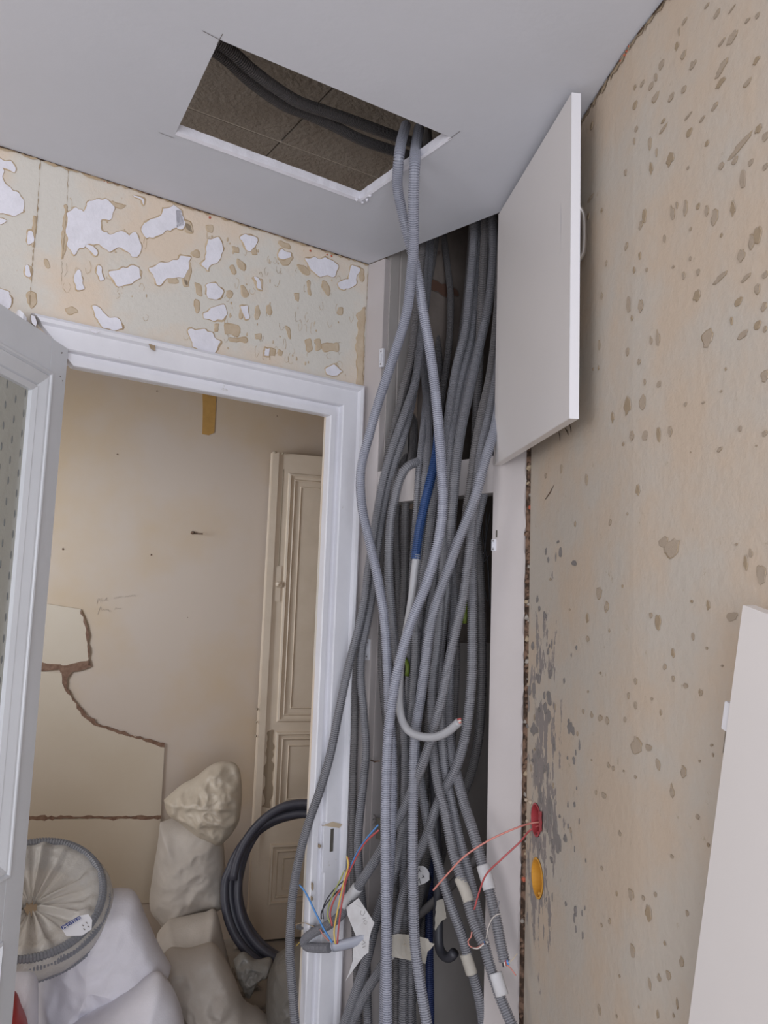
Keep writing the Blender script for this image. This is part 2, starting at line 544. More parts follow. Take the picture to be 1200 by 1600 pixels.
def rock(name, c, r, m_, parent=None, sub=1, seed=0):
    bm = bmesh.new()
    bmesh.ops.create_icosphere(bm, subdivisions=sub, radius=r)
    rr = random.Random(seed)
    for vv in bm.verts: vv.co = vv.co * rr.uniform(0.65, 1.2)
    me = bpy.data.meshes.new(name); bm.to_mesh(me); bm.free()
    me.materials.append(m_)
    o = bpy.data.objects.new(name, me); C.objects.link(o)
    o.location = tuple(map(float, c))
    if parent is not None:
        o.parent = parent
        o.matrix_parent_inverse = Matrix.Translation(-Vector(parent.location))
    return o


for i, (x, y) in enumerate([(557, 312), (566, 317), (573, 312), (578, 306)]):
    rock('plaster_crumb', onz(x, y, H - 0.002), 0.0045, M_plast, ce, 1, i)


def flatline(name, pts, w_, nrm, m_, parent=None):
    """thin ribbon through 3-D points lying in a surface with normal nrm"""
    v, f = [], []
    pts = [np.array(p, float) for p in pts]
    for i, p in enumerate(pts):
        a = pts[max(0, i - 1)]; b = pts[min(len(pts) - 1, i + 1)]
        t = (b - a) / (np.linalg.norm(b - a) + 1e-9)
        s = np.cross(t, nrm); s /= np.linalg.norm(s) + 1e-9
        wi = w_[i] if isinstance(w_, (list, tuple)) else w_
        v += [p - s * wi / 2, p + s * wi / 2]
    for i in range(len(pts) - 1): f.append((2 * i, 2 * i + 1, 2 * i + 3, 2 * i + 2))
    return link(name, v, f, m_, parent)


# pencil overcuts at the hatch corners
for (a, b) in (((316, 48), (343, 62)), ((343, 62), (348, 53)), ((248, 207), (272, 216)), ((700, 219), (719, 205)), ((343, 62), (339, 70))):
    flatline('pencil_mark', [onz(*a, H - 0.0008), onz(*b, H - 0.0008)], 0.0016, Z, M_ink, ce)

# old tiled ceiling above, one object per tile
cu = empty('ceiling_above', (0, 2, HV), kind='structure')
X0 = onz(438, 222, HV)
da = onz(600, 290, HV) - onz(292, 177, HV); da /= np.linalg.norm(da)
db = np.array([-da[1], da[0], 0])
if db[1] > 0: db = -db
TW, TD, J = 0.60, 0.50, 0.006


def T(s, z, o): return X0 + da * s + db * o + Z * (z - HV)


for i in range(-3, 3):
    for j in range(-3, 3):
        box('ceiling_tile', T, i * TW + J / 2, (i + 1) * TW - J / 2, HV + random.uniform(-.001, .001), HV + 0.03, j * TD + J / 2, (j + 1) * TD - J / 2, M_tile, cu)
box('joint_bed', T, -1.8, 1.8, HV + 0.006, HV + 0.04, -1.5, 1.5, M_joint2, cu)
multibox('light_joint', T, [(-1.8, 1.8, HV + 0.0012, HV + 0.008, -0.0045, 0.0045)], M_joint, cu)
# the slab above everything and an unseen wall added to keep light out
o = link('ceiling_slab', [(-3.6, -1.6, HV + .05), (2.2, -1.6, HV + .05), (2.2, 5.2, HV + .05), (-3.6, 5.2, HV + .05), (-3.6, -1.6, HV + .12), (2.2, -1.6, HV + .12), (2.2, 5.2, HV + .12), (-3.6, 5.2, HV + .12)], BOXF, M_void)
tag(fixn(o), kind='structure')
o = link('void_light_block', [(-3.4, -1.62, H), (plan[-1][0], -1.62, H), (plan[-1][0], -1.60, H), (-3.4, -1.60, H), (-3.4, -1.62, HV + .06), (plan[-1][0], -1.62, HV + .06), (plan[-1][0], -1.60, HV + .06), (-3.4, -1.60, HV + .06)], BOXF, M_void)
tag(fixn(o), kind='structure')
o = link('floor', [(-4, -2.2, -0.06), (2.4, -2.2, -0.06), (2.4, 6, -0.06), (-4, 6, -0.06), (-4, -2.2, 0), (2.4, -2.2, 0), (2.4, 6, 0), (-4, 6, 0)], BOXF, M_floor)
tag(fixn(o), kind='structure')

for nm_, bx in (('wall_far', (-3.95, -3.9, -1.6, 5.3, -.02, HV + .06)), ('light_block_rear', (-3.95, 2.2, 5.2, 5.25, -.02, HV + .06)), ('light_block_east', (plan[-1][0] + .13, 2.2, -1.62, -1.55, -.02, HV + .06)), ('light_block_outer', (2.1, 2.2, -1.62, 5.2, -.02, HV + .06))):  # unseen walls added to shut sky light out of back room, void and niche
    x0, x1, y0, y1, z0, z1 = bx
    if nm_ in ('wall_far',): y0 = 2.2; x0 = x0 + .0
    o = link(nm_, [(x0, y0, z0), (x1, y0, z0), (x1, y1, z0), (x0, y1, z0), (x0, y0, z1), (x1, y0, z1), (x1, y1, z1), (x0, y1, z1)], BOXF, M_back)
    tag(fixn(o), kind='structure')
# the front room goes on to the left: a stub of partition closes the far room and the void
o = multibox('wall_partition', A, [(-4.9, -3.2, -.02, H + .02, -WT, 0)], M_paper); tag(o, kind='structure')
o = link('void_light_block_left', [(-3.42, -1.62, H), (-3.40, -1.62, H), (-3.40, .6, H), (-3.42, .6, H), (-3.42, -1.62, HV + .06), (-3.40, -1.62, HV + .06), (-3.40, .6, HV + .06), (-3.42, .6, HV + .06)], BOXF, M_void)  # added out of view, stops light leaking into the void
tag(fixn(o), kind='structure')

# back room: wall behind the doorway
Q = onz(437, 1474, 0.0)
DB = azd(72)
NB = np.array([DB[1], -DB[0], 0.0])
if np.dot(NB, CAM - Q) < 0: NB = -NB
QB = Q - NB * 0.10


def B(s, z, o=0.0): return QB + DB * s + NB * o + Z * z
def pB(x, y, o=0.0): return onp(x, y, QB + NB * o, NB)


wb = box('wall_back', B, -2.6, 1.3, -0.02, HV + .04, -0.1, 0, M_back)
tag(wb, kind='structure')
rr_ = B(0.62, 0)
ws = box('wall_side', lambda s, z, o: rr_ + NB * s + DB * o + Z * z, 0, 2.0, -0.02, 2.97, 0, 0.1, M_back)
tag(ws, kind='structure')

# ---- wall marks: traced patches of bare plaster on the doorway wall
def blob(name, pts, fn, off, mt, rim, rimw, parent, jit=1.6, z_rim=0.5):
    """pts: pixel outline; fn(x,y,o) puts them on the wall. a thin plate with a torn rim behind it"""
    P = []
    m = len(pts)
    for i in range(m):
        a, b = np.array(pts[i], float), np.array(pts[(i + 1) % m], float)
        k = max(1, int(np.linalg.norm(b - a) / 2.6))
        for q in range(k):
            P.append(a + (b - a) * q / k + (rng.normal(0, jit * 0.3, 2) if q else 0))
    P = np.array(P)
    if jit > .9 and len(P) > 12:
        ww = rng.normal(0, 1, (len(P), 2)); kk = np.array([.1, .25, .3, .25, .1])
        ww = np.stack([np.convolve(np.r_[ww[-2:, q], ww[:, q], ww[:2, q]], kk, 'valid') for q in (0, 1)], 1)
        P = (P + np.roll(P, 1, 0) * .5 + np.roll(P, -1, 0) * .5) / 2 + ww * jit * 1.7
    c = P.mean(0)
    area2 = np.sum(P[:, 0] * np.roll(P[:, 1], -1) - np.roll(P[:, 0], -1) * P[:, 1])
    t = np.roll(P, -1, 0) - np.roll(P, 1, 0)
    nrm = np.stack([t[:, 1], -t[:, 0]], 1) / (np.linalg.norm(t, axis=1)[:, None] + 1e-6)
    if area2 < 0: nrm = -nrm
    wd = np.convolve(np.r_[rng.uniform(0, 1, len(P) + 2)], [.3, .4, .3], 'valid')[:len(P), None] ** 2 * rimw * 2 + 0.6
    Pr = P + nrm * wd
    k = len(P)
    v = [fn(x, y, off) for x, y in P] + [fn(x, y, off * 0.1) for x, y in Pr]
    f = [tuple(range(k))] + [(i, k + i, k + (i + 1) % k, (i + 1) % k) for i in range(k)]
    o = link(name, v, f, None, parent, mats=[mt, rim], fm=[0] + [1] * k)
    bm = bmesh.new(); bm.from_mesh(o.data)
    bmesh.ops.triangulate(bm, faces=[ff for ff in bm.faces if len(ff.verts) > 4])
    bm.to_mesh(o.data); bm.free()
    return o


z2 = lambda L: [(x / 4.0, 220 + y / 4.0) for x, y in L]
z3 = lambda L: [(280 + x / 3.75, 320 + y / 3.75) for x, y in L]
WHITE = [
    z2([(425, 440), (480, 405), (530, 445), (555, 380), (620, 360), (690, 375), (712, 430), (700, 480), (640, 500), (635, 560), (690, 590), (760, 560), (800, 590), (850, 570), (880, 650), (885, 700), (850, 730), (800, 700), (740, 670), (680, 685), (620, 650), (540, 640), (490, 690), (460, 720), (425, 680), (415, 560)]),
    z2([(880, 545), (940, 490), (1010, 480), (1020, 440), (1080, 400), (1140, 430), (1150, 520), (1100, 550), (1000, 580), (910, 610)]),
    z2([(680, 810), (760, 800), (830, 775), (870, 800), (880, 860), (800, 900), (720, 905)]),
    z2([(930, 785), (1010, 765), (1110, 750), (1150, 715), (1190, 720), (1180, 800), (1140, 850), (1070, 850), (1030, 870), (1010, 905), (980, 910), (950, 840)]),
    z2([(595, 780), (640, 800), (655, 870), (630, 880), (600, 820)]),
    z2([(455, 850), (490, 800), (515, 850), (520, 935), (485, 940), (455, 880)]),
    z2([(570, 1030), (600, 1025), (660, 1090), (690, 1110), (740, 1105), (775, 1175), (720, 1190), (660, 1170), (610, 1130)]),
    z2([(-20, 100), (60, 115), (105, 180), (90, 200), (20, 170), (25, 250), (70, 300), (130, 330), (150, 400), (150, 450), (60, 470), (-20, 440)]),
    z2([(-20, 920), (40, 940), (78, 985), (70, 1035), (40, 1060), (-20, 1040)]),
    z2([(165, 570), (205, 560), (205, 640), (170, 660)]),
    z2([(150, 790), (185, 785), (190, 850), (160, 850)]),
    z2([(838, 335), (890, 350), (905, 405), (870, 370)]),
    z2([(530, 645), (560, 650), (610, 700), (600, 718), (560, 690)]),
    z2([(-20, 470), (10, 480), (40, 510), (10, 530), (-20, 510)]),
    z3([(-15, 30), (15, 40), (35, 100), (20, 140), (-15, 150)]),
    z3([(175, 205), (230, 190), (260, 250), (245, 310), (200, 345), (170, 380), (130, 340), (165, 320), (160, 250)]),
    z3([(345, 190), (390, 165), (455, 185), (445, 240), (410, 280), (375, 230)]),
    z3([(575, 280), (600, 255), (650, 270), (655, 310), (610, 330), (580, 310)]),
    z3([(730, 320), (800, 300), (900, 320), (935, 370), (915, 415), (810, 415), (760, 370)]),
    z3([(920, 445), (990, 435), (1010, 350), (1050, 370), (1040, 460), (975, 510), (935, 490)]),
    z3([(155, 470), (210, 460), (255, 500), (250, 540), (205, 560), (165, 530)]),
    z3([(130, 640), (200, 600), (270, 590), (280, 650), (215, 680), (150, 670)]),
    z3([(50, 735), (140, 725), (200, 760), (240, 810), (215, 870), (150, 860), (75, 830)]),
    z3([(505, 840), (530, 840), (525, 885), (498, 882)]),
    z3([(860, 960), (900, 935), (945, 970), (930, 1010), (870, 1000)]),
    z3([(360, 600), (400, 600), (412, 668), (372, 665)]),
    z3([(440, 420), (465, 430), (475, 500), (455, 490)]),
]
for L in WHITE: blob('plaster_patch', L, pA, 0.0022, M_plast, M_rim, 1.9, wl)
M_tan = mat('tan_backing', (0.52, 0.41, 0.29), 0.9, col2=(0.60, 0.50, 0.38), scale=30, bump=0.4, spec=0.2)
TAN = [z2([(410, 395), (422, 400), (420, 500), (405, 700), (388, 745), (392, 560)]), z2([(215, 465), (228, 470), (218, 600), (205, 675), (200, 650)]),
       z2([(170, 960), (190, 930), (225, 960), (230, 1010), (200, 1055), (180, 1020)]), z2([(405, 1050), (450, 1035), (490, 1070), (440, 1085)]),
       z2([(280, 740), (300, 750), (312, 795), (295, 805)]), z2([(182, 780), (197, 785), (197, 860), (188, 860)]), z2([(1010, 440), (1035, 445), (1030, 480), (1012, 478)]),
       z2([(25, 330), (70, 318), (110, 345), (132, 380), (100, 388), (40, 360)]), z2([(690, 375), (740, 390), (790, 410), (760, 420), (710, 410)]), z2([(1150, 520), (1190, 530), (1200, 575), (1170, 560)]),
       z2([(1170, 780), (1195, 760), (1190, 840), (1165, 910), (1150, 880)]), z2([(860, 810), (885, 820), (870, 870), (850, 870)]), z2([(1050, 860), (1100, 850), (1110, 890), (1060, 890)]),
       z3([(60, 280), (110, 270), (125, 310), (95, 310)]), z3([(25, 90), (60, 100), (80, 160), (50, 160)]), z3([(150, 120), (200, 125), (190, 170), (165, 150)]),
       z3([(340, 310), (360, 320), (385, 360), (380, 390), (350, 370)]), z3([(310, 245), (345, 250), (350, 280), (325, 275)]), z3([(300, 355), (320, 350), (330, 400), (310, 400)]),
       z3([(420, 260), (450, 260), (455, 290), (430, 290)]), z3([(690, 350), (740, 360), (765, 400), (720, 400)]), z3([(580, 320), (620, 330), (660, 300), (650, 350), (610, 350)]),
       z3([(590, 215), (640, 225), (655, 260), (600, 245)]), z3([(835, 450), (870, 450), (880, 530), (845, 500)]), z3([(750, 440), (765, 450), (770, 535), (755, 520)]),
       z3([(90, 460), (125, 470), (130, 540), (95, 510)]), z3([(90, 560), (115, 570), (110, 640), (95, 620)]), z3([(365, 470), (385, 480), (400, 540), (372, 540)]), z3([(445, 440), (485, 440), (485, 500), (455, 480)]),
       z3([(270, 700), (345, 700), (345, 770), (275, 760)]), z3([(290, 780), (400, 785), (400, 800), (300, 800)]), z3([(740, 790), (770, 780), (780, 850), (745, 865)]), z3([(795, 790), (825, 780), (830, 840), (800, 850)]),
       z3([(830, 820), (930, 810), (935, 855), (850, 855)]), z3([(930, 595), (960, 600), (955, 650), (935, 640)]), z3([(620, 715), (645, 730), (650, 790), (630, 760)]), z3([(1055, 370), (1082, 372), (1070, 450), (1052, 420)]),
       z3([(1048, 640), (1085, 600), (1078, 1050), (1045, 1060), (1040, 900)]), z3([(535, 840), (560, 850), (560, 885), (535, 880)]), z3([(585, 850), (605, 860), (600, 885), (582, 880)]),
       z3([(270, 500), (320, 510), (300, 545), (275, 530)]), z3([(20, 430), (45, 440), (55, 475), (30, 475)]), z3([(210, 700), (230, 700), (225, 740), (210, 740)]), z3([(360, 600), (370, 600), (368, 665), (358, 660)]),
       z3([(445, 600), (465, 590), (462, 670), (448, 670)]), z3([(510, 590), (535, 590), (528, 650), (512, 640)]), z3([(675, 520), (700, 520), (698, 565), (682, 555)]), z3([(445, 760), (480, 755), (478, 790), (450, 785)])]
for L in TAN: blob('torn_paper', L, pA, 0.0014, M_tan, M_rim, 1.2, wl, jit=1.0)
for i in range(70):
    s = random.uniform(-0.9, -0.06); z = random.uniform(2.18, 2.5)
    if s < -.55 and random.random() < .6: continue
    c = A(s, z, 0.0009); u_ = random.uniform(0.003, 0.007); h_ = random.uniform(0.004, 0.014)
    pts = []
    for k in range(8):
        a = k * math.pi / 4
        pts.append(c + DA * (u_ * math.cos(a) * random.uniform(.6, 1.2) * .5) + Z * h_ * math.sin(a) * random.uniform(.6, 1.2) * .6)
    pin = [c + (p - c) * 0.55 + NA * 0.0006 for p in pts]
    link('paper_nick', pts + pin, [tuple(range(8, 16))] + [(k, (k + 1) % 8, 8 + (k + 1) % 8, 8 + k) for k in range(8)], None, wl, mats=[M_tan, M_rim], fm=[random.choice([0, 0, 1])] + [1] * 8)
# seams of the paper strips
def seam(pts, w_=0.0022):
    P = []
    for (a, b) in zip(pts[:-1], pts[1:]):
        a, b = np.array(a), np.array(b)
        k = max(2, int(np.linalg.norm(b - a) / 4))
        for q in range(k): P.append(a + (b - a) * q / k + rng.normal(0, 0.35, 2))
    flatline('paper_seam', [pA(x, y, 0.0018) for x, y in P], [max(0.0003, w_ * rng.uniform(-.3, 1.5)) for _ in P], NA, M_chip, wl)


seam(z2([(255, 115), (245, 240), (235, 420), (215, 640), (200, 790), (185, 1040)]), 0.003)
seam(z2([(426, 180), (420, 400), (400, 640), (388, 750)]), 0.0022)
# thin lifted edges of torn paper
for i in range(75):
    s = random.uniform(-0.88, -0.05); z = random.uniform(2.19, 2.5)
    if s > -.45 or random.random() < .5:
        c = A(s, z, .0012); w_, h_ = random.uniform(.004, .010), random.uniform(.008, .020)
        a0 = random.uniform(0, 6.28); sp_ = random.uniform(2.2, 5.6)
        flatline('lifted_edge', [c + DA * w_ * math.cos(a0 + sp_ * k / 9) * random.uniform(.75, 1.1) + Z * h_ * math.sin(a0 + sp_ * k / 9) * random.uniform(.75, 1.1) for k in range(10)], [random.uniform(.0004, .0016) for _ in range(10)], NA, random.choice([M_rim, M_rim, M_chip]), wl)
seam(z2([(388, 750), (382, 920)]), 0.0008)
seam(z3([(1108, 380), (1100, 560), (1085, 720), (1078, 1050)]), 0.0022)
# ragged joints between walls and ceiling
def ragged(name, P0, P1, nrm, down, w_, m_, parent, n_=90, off=0.001, seedv=1):
    r = np.random.default_rng(seedv)
    v, f = [], []
    for i in range(n_ + 1):
        p = P0 + (P1 - P0) * i / n_
        v += [p + nrm * off, p + nrm * off * 1.5 + down * w_ * r.uniform(0.15, 1.0)]
    for i in range(n_): f.append((2 * i, 2 * i + 1, 2 * i + 3, 2 * i + 2))
    return link(name, v, f, m_, parent)


ragged('torn_edge', A(-1.6, H), A(0, H), NA, -Z, 0.009, M_rim, wl, 160, 0.0016, 1)
ragged('torn_edge', A(-1.6, H), A(0, H), NA, -Z, 0.0045, M_dark, wl, 200, 0.003, 2)
for i in range(len(plan) - 2):
    p0 = np.array([*plan[i], H]); p1 = np.array([*plan[i + 1], H])
    t = (p1 - p0) / np.linalg.norm(p1 - p0); nn = np.array([-t[1], t[0], 0]); nn = nn if nn[0] < 0 else -nn
    k = max(5, int(np.linalg.norm(p1 - p0) / 0.008))
    ragged('torn_edge', p0, p1, nn, -Z, 0.016, M_chip, wr, k, 0.0016, 3 + i)
    ragged('torn_edge', p0, p1, nn, -Z, 0.006, M_dark, wr, k, 0.003, 13 + i)
M_brick = mat('brick_dust', (0.45, 0.11, 0.06), 0.9)
for (x, y) in [(163, 283), (168, 285)]: rock('brick_crumb', pA(x, y, 0.001), 0.002, M_brick, wl, 1, x)
for (x, y) in [(485, 392), (511, 398), (518, 400), (328, 340)]: rock('brick_crumb', pA(x, y, 0.001), 0.0035, M_brick, wl, 1, x)
for (x, y) in [(979, 80), (976, 86), (983, 72), (970, 95), (940, 130)]: rock('brick_crumb', wr_point(x, y, 0.001)[0], 0.003, M_brick, wr, 1, x)

# ---- right wall chips: a few shared shapes, each chip an object
def chip_mesh(seed, grey=False):
    r = random.Random(seed)
    n_ = 16
    ro, ri = [], []
    w0 = [r.uniform(.5 if not grey else .3, 1.15) for _ in range(n_)]
    w0 = [(w0[k - 1] + 2 * w0[k] + w0[(k + 1) % n_]) / 4 for k in range(n_)]
    rimk = r.uniform(.80, .9)
    for k in range(n_):
        a = 2 * math.pi * k / n_
        q = w0[k] * r.uniform(.82, 1.12)
        x, y = .5 * math.cos(a) * q, .5 * math.sin(a) * q
        ro.append((x, y, 0.0)); ri.append((x * rimk + .03, y * (rimk + .06) - .02, 0.06 + .03 * r.random()))
    me = bpy.data.meshes.new('paint_chip')
    me.from_pydata(ro + ri, [], [tuple(range(n_, 2 * n_))] + [(k, (k + 1) % n_, n_ + (k + 1) % n_, n_ + k) for k in range(n_)])
    me.materials.append(M_grey if grey else M_chipin); me.materials.append(M_grey if grey else M_chip)
    solid = r.random() < .22
    me.polygons.foreach_set('material_index', [1 if solid else 0] + [1 if (k + seed) % n_ < (9 if not grey else 16) else 0 for k in range(n_)])
    return me


CM = [chip_mesh(i) for i in range(12)]
GM = [chip_mesh(50 + i, True) for i in range(5)]


def chip(x, y, wpx, hpx, lean=0.15, grey=False, meshes=None):
    wpx *= .8; hpx *= .85
    h, t, nn = wr_point(x, y, 0.0006)
    # widths in the wall: unproject neighbours
    a = wr_point(x - wpx / 2, y, 0.0006)[0]; b = wr_point(x + wpx / 2, y, 0.0006)[0]
    c = wr_point(x, y - hpx / 2, 0.0006)[0]; e = wr_point(x, y + hpx / 2, 0.0006)[0]
    W = np.linalg.norm(b - a); Hh = np.linalg.norm(c - e)
    o = bpy.data.objects.new('paint_chip', random.choice(GM if grey else CM))
    C.objects.link(o)
    zz = Z * math.cos(lean) - t * math.sin(lean)
    xx = np.cross(zz, nn)
    R = Matrix((xx * W, zz * Hh, nn * 0.012)).transposed().to_4x4()
    o.matrix_world = Matrix.Translation(Vector(h)) @ R
    o.parent = wr
    o.matrix_parent_inverse = Matrix.Identity(4)


q1 = lambda x, y: (800 + x / 2.857, y / 2.857)
q2 = lambda x, y: (760 + x / 2.727, 560 + y / 2.727)
q3 = lambda x, y: (760 + x / 2.727, 1060 + y / 2.727)
CH = [(q1, [(915, 60, 14, 14), (980, 43, 12, 5), (1095, 70, 8, 12), (1050, 92, 9, 8), (870, 25, 10, 8), (735, 205, 9, 16), (770, 95, 9, 10), (745, 140, 4, 22), (765, 245, 12, 18), (805, 290, 12, 17), (985, 165, 22, 28), (935, 190, 16, 8), (940, 295, 20, 20), (925, 330, 16, 12), (930, 370, 22, 14), (1090, 270, 16, 12), (1050, 370, 18, 14), (665, 290, 10, 20), (640, 345, 8, 24), (620, 385, 10, 18), (580, 375, 8, 11), (548, 390, 6, 10), (548, 468, 9, 18), (640, 435, 16, 20), (710, 435, 12, 18), (765, 400, 14, 18), (905, 475, 12, 14), (785, 520, 14, 6), (850, 530, 12, 10), (675, 540, 10, 10), (675, 575, 18, 10), (790, 590, 12, 18), (870, 640, 10, 14), (555, 575, 7, 16), (545, 630, 4, 16), (615, 640, 8, 32), (645, 680, 5, 22), (620, 750, 8, 26), (705, 710, 18, 26), (505, 770, 7, 18), (785, 750, 5, 8), (935, 740, 12, 20), (1100, 575, 16, 20), (1130, 610, 12, 20), (1020, 650, 44, 18), (995, 715, 14, 16), (1065, 725, 10, 14), (1030, 800, 12, 50), (985, 930, 12, 30), (1130, 745, 10, 14), (590, 960, 9, 34), (575, 1005, 8, 18), (715, 950, 8, 36), (735, 915, 6, 20), (775, 930, 8, 36), (830, 920, 8, 14), (870, 940, 9, 30), (905, 970, 14, 36), (680, 1065, 7, 22), (797, 1022, 6, 8), (935, 1050, 7, 10), (1095, 1045, 18, 40), (1070, 1080, 12, 36), (1025, 1140, 18, 34), (600, 1205, 6, 12), (545, 1205, 6, 14), (420, 1175, 5, 14), (510, 1100, 7, 16), (570, 1140, 5, 18), (720, 1192, 6, 8), (765, 1230, 7, 20), (830, 1215, 7, 16), (795, 1155, 5, 12), (930, 1240, 28, 14), (1045, 1240, 20, 12), (1130, 1225, 14, 16), (1095, 1290, 14, 26), (825, 1320, 18, 28), (1010, 1345, 18, 18), (520, 1360, 9, 45), (575, 1365, 12, 36), (400, 1320, 4, 16), (535, 1420, 5, 12), (870, 1510, 28, 42), (980, 1430, 6, 20), (1030, 1495, 24, 18), (1095, 1450, 16, 20), (1125, 1370, 12, 20), (650, 1510, 8, 36), (620, 1520, 5, 20), (515, 1570, 8, 20), (390, 1540, 5, 28), (1130, 1470, 8, 14), (355, 560, 6, 16), (350, 885, 12, 10), (400, 940, 5, 10), (340, 965, 6, 14)]),
      (q2, [(455, 45, 4, 7), (478, 40, 4, 10), (650, 15, 7, 14), (600, 200, 18, 36), (665, 185, 16, 36), (675, 100, 5, 18), (735, 110, 10, 16), (537, 250, 8, 22), (620, 330, 11, 28), (675, 330, 13, 26), (733, 320, 9, 36), (783, 310, 10, 30), (583, 365, 6, 10), (848, 195, 8, 10), (925, 188, 9, 4), (1000, 140, 6, 7), (1020, 45, 5, 7), (1185, 75, 20, 28), (1080, 300, 8, 16), (1185, 320, 14, 14), (995, 388, 12, 10), (870, 400, 3, 5), (1150, 372, 4, 4), (318, 470, 6, 22), (425, 515, 9, 30), (645, 560, 11, 28), (252, 500, 4, 12), (600, 662, 5, 8), (378, 705, 5, 14), (527, 700, 6, 14), (790, 810, 40, 44), (755, 780, 24, 24), (1065, 792, 8, 6), (1105, 870, 12, 38), (1170, 920, 20, 46), (1125, 830, 8, 20), (480, 1000, 14, 30), (512, 1060, 9, 26), (430, 1105, 8, 20), (700, 1095, 9, 14), (730, 1120, 14, 36), (875, 1035, 8, 8), (945, 1050, 10, 20), (1045, 1100, 24, 20), (880, 1185, 8, 18), (432, 1195, 8, 16), (355, 1070, 5, 6), (580, 970, 4, 8), (524, 1160, 4, 8), (795, 1255, 9, 24), (760, 1315, 8, 14), (795, 1365, 8, 16), (850, 1395, 12, 14), (915, 1425, 8, 14), (635, 1375, 9, 16), (485, 1340, 6, 6), (605, 1430, 6, 8), (705, 1450, 5, 7), (1005, 1310, 6, 6), (940, 1235, 6, 8), (433, 1420, 4, 6)]),
      (q3, [(635, 115, 7, 20), (705, 88, 5, 6), (605, 75, 5, 14), (743, 145, 5, 12), (910, 60, 7, 14), (412, 140, 6, 12), (448, 155, 6, 14), (485, 170, 10, 14), (515, 180, 9, 22), (590, 175, 5, 14), (640, 290, 22, 40), (690, 295, 14, 16), (730, 365, 14, 30), (840, 400, 12, 28), (790, 480, 9, 30), (965, 325, 6, 10), (908, 352, 6, 6), (960, 285, 7, 6), (520, 370, 6, 12), (540, 383, 8, 12), (448, 348, 4, 5), (585, 395, 4, 5), (500, 498, 10, 14), (467, 485, 5, 12), (635, 420, 7, 8), (900, 590, 9, 14), (568, 660, 6, 12), (945, 708, 6, 10), (790, 758, 7, 9), (492, 808, 6, 10), (555, 915, 4, 12), (615, 920, 14, 26), (668, 935, 6, 12), (690, 1000, 16, 40), (855, 1000, 8, 14), (525, 1035, 5, 14), (490, 1050, 6, 10), (760, 1128, 6, 9), (622, 1160, 9, 32), (832, 1210, 9, 24), (775, 1265, 12, 22), (735, 1275, 7, 16), (695, 1300, 8, 30), (567, 1268, 4, 8), (813, 1385, 5, 22), (480, 1410, 9, 26), (650, 1400, 3, 8), (555, 1440, 3, 8), (797, 1435, 4, 10), (730, 1430, 6, 18), (720, 920, 7, 12)])]
for q, L in CH:
    for (x, y, a, b) in L:
        px, py = q(x, y)
        chip(px, py, a, b, random.uniform(0.0, .2))
GR = [(q2, [(255, 840, 8, 22), (297, 850, 6, 22), (340, 840, 22, 30), (285, 790, 12, 14), (215, 1075, 20, 34), (250, 1095, 12, 22), (195, 1045, 14, 16), (275, 1240, 12, 30), (200, 1290, 16, 44), (275, 1330, 12, 30), (195, 1400, 22, 50), (265, 1440, 20, 30), (215, 1340, 12, 26)]),
      (q3, [(190, 60, 18, 40), (265, 90, 18, 44), (255, 140, 18, 30), (215, 240, 22, 36), (190, 215, 18, 20), (225, 350, 16, 46), (240, 430, 16, 46), (260, 500, 20, 50), (275, 580, 22, 56), (290, 660, 24, 50), (275, 720, 24, 36), (375, 220, 16, 40), (385, 300, 14, 44), (290, 270, 7, 30), (380, 350, 8, 20), (265, 390, 14, 30), (220, 700, 12, 24), (330, 700, 14, 36), (345, 640, 10, 24), (348, 540, 4, 26), (375, 560, 4, 24), (375, 740, 4, 24), (422, 775, 4, 12), (280, 900, 8, 24), (265, 950, 9, 18), (335, 955, 12, 14), (370, 1010, 12, 26), (378, 1060, 6, 16), (410, 960, 5, 24), (418, 1000, 4, 22), (418, 1105, 7, 18), (295, 300, 5, 20), (368, 650, 4, 20), (397, 620, 3, 18), (388, 460, 5, 10)])]
for q, L in GR:
    for (x, y, a, b) in L:
        px, py = q(x, y)
        for q_ in range(1 if a * b < 260 else 2):
            chip(px + random.gauss(0, a * .26), py + random.gauss(0, b * .26), a * random.uniform(.25, .65), b * random.uniform(.4, 1.0), random.uniform(-.1, .2), True)
for i in range(26):      # dense small nicks next to the post
    px = random.uniform(828, 905); py = random.gauss(1120, 130)
    chip(px, py, random.uniform(2, 6), random.uniform(6, 16), .1, random.random() < .6)
wires_dark = [((842, 668), (845, 690)), ((852, 660), (853, 680)), ((872, 672), (875, 690)), ((882, 668), (888, 680)), ((889, 660), (892, 676)), ((865, 758), (852, 780))]
for a, b in wires_dark: flatline('paint_crack', [wr_point(*a, .0012)[0], wr_point((a[0] + b[0]) / 2 + 1, (a[1] + b[1]) / 2, .0012)[0], wr_point(*b, .0012)[0]], [.001, .004, .002], np.array([-1, 0, 0]), M_dark, wr)

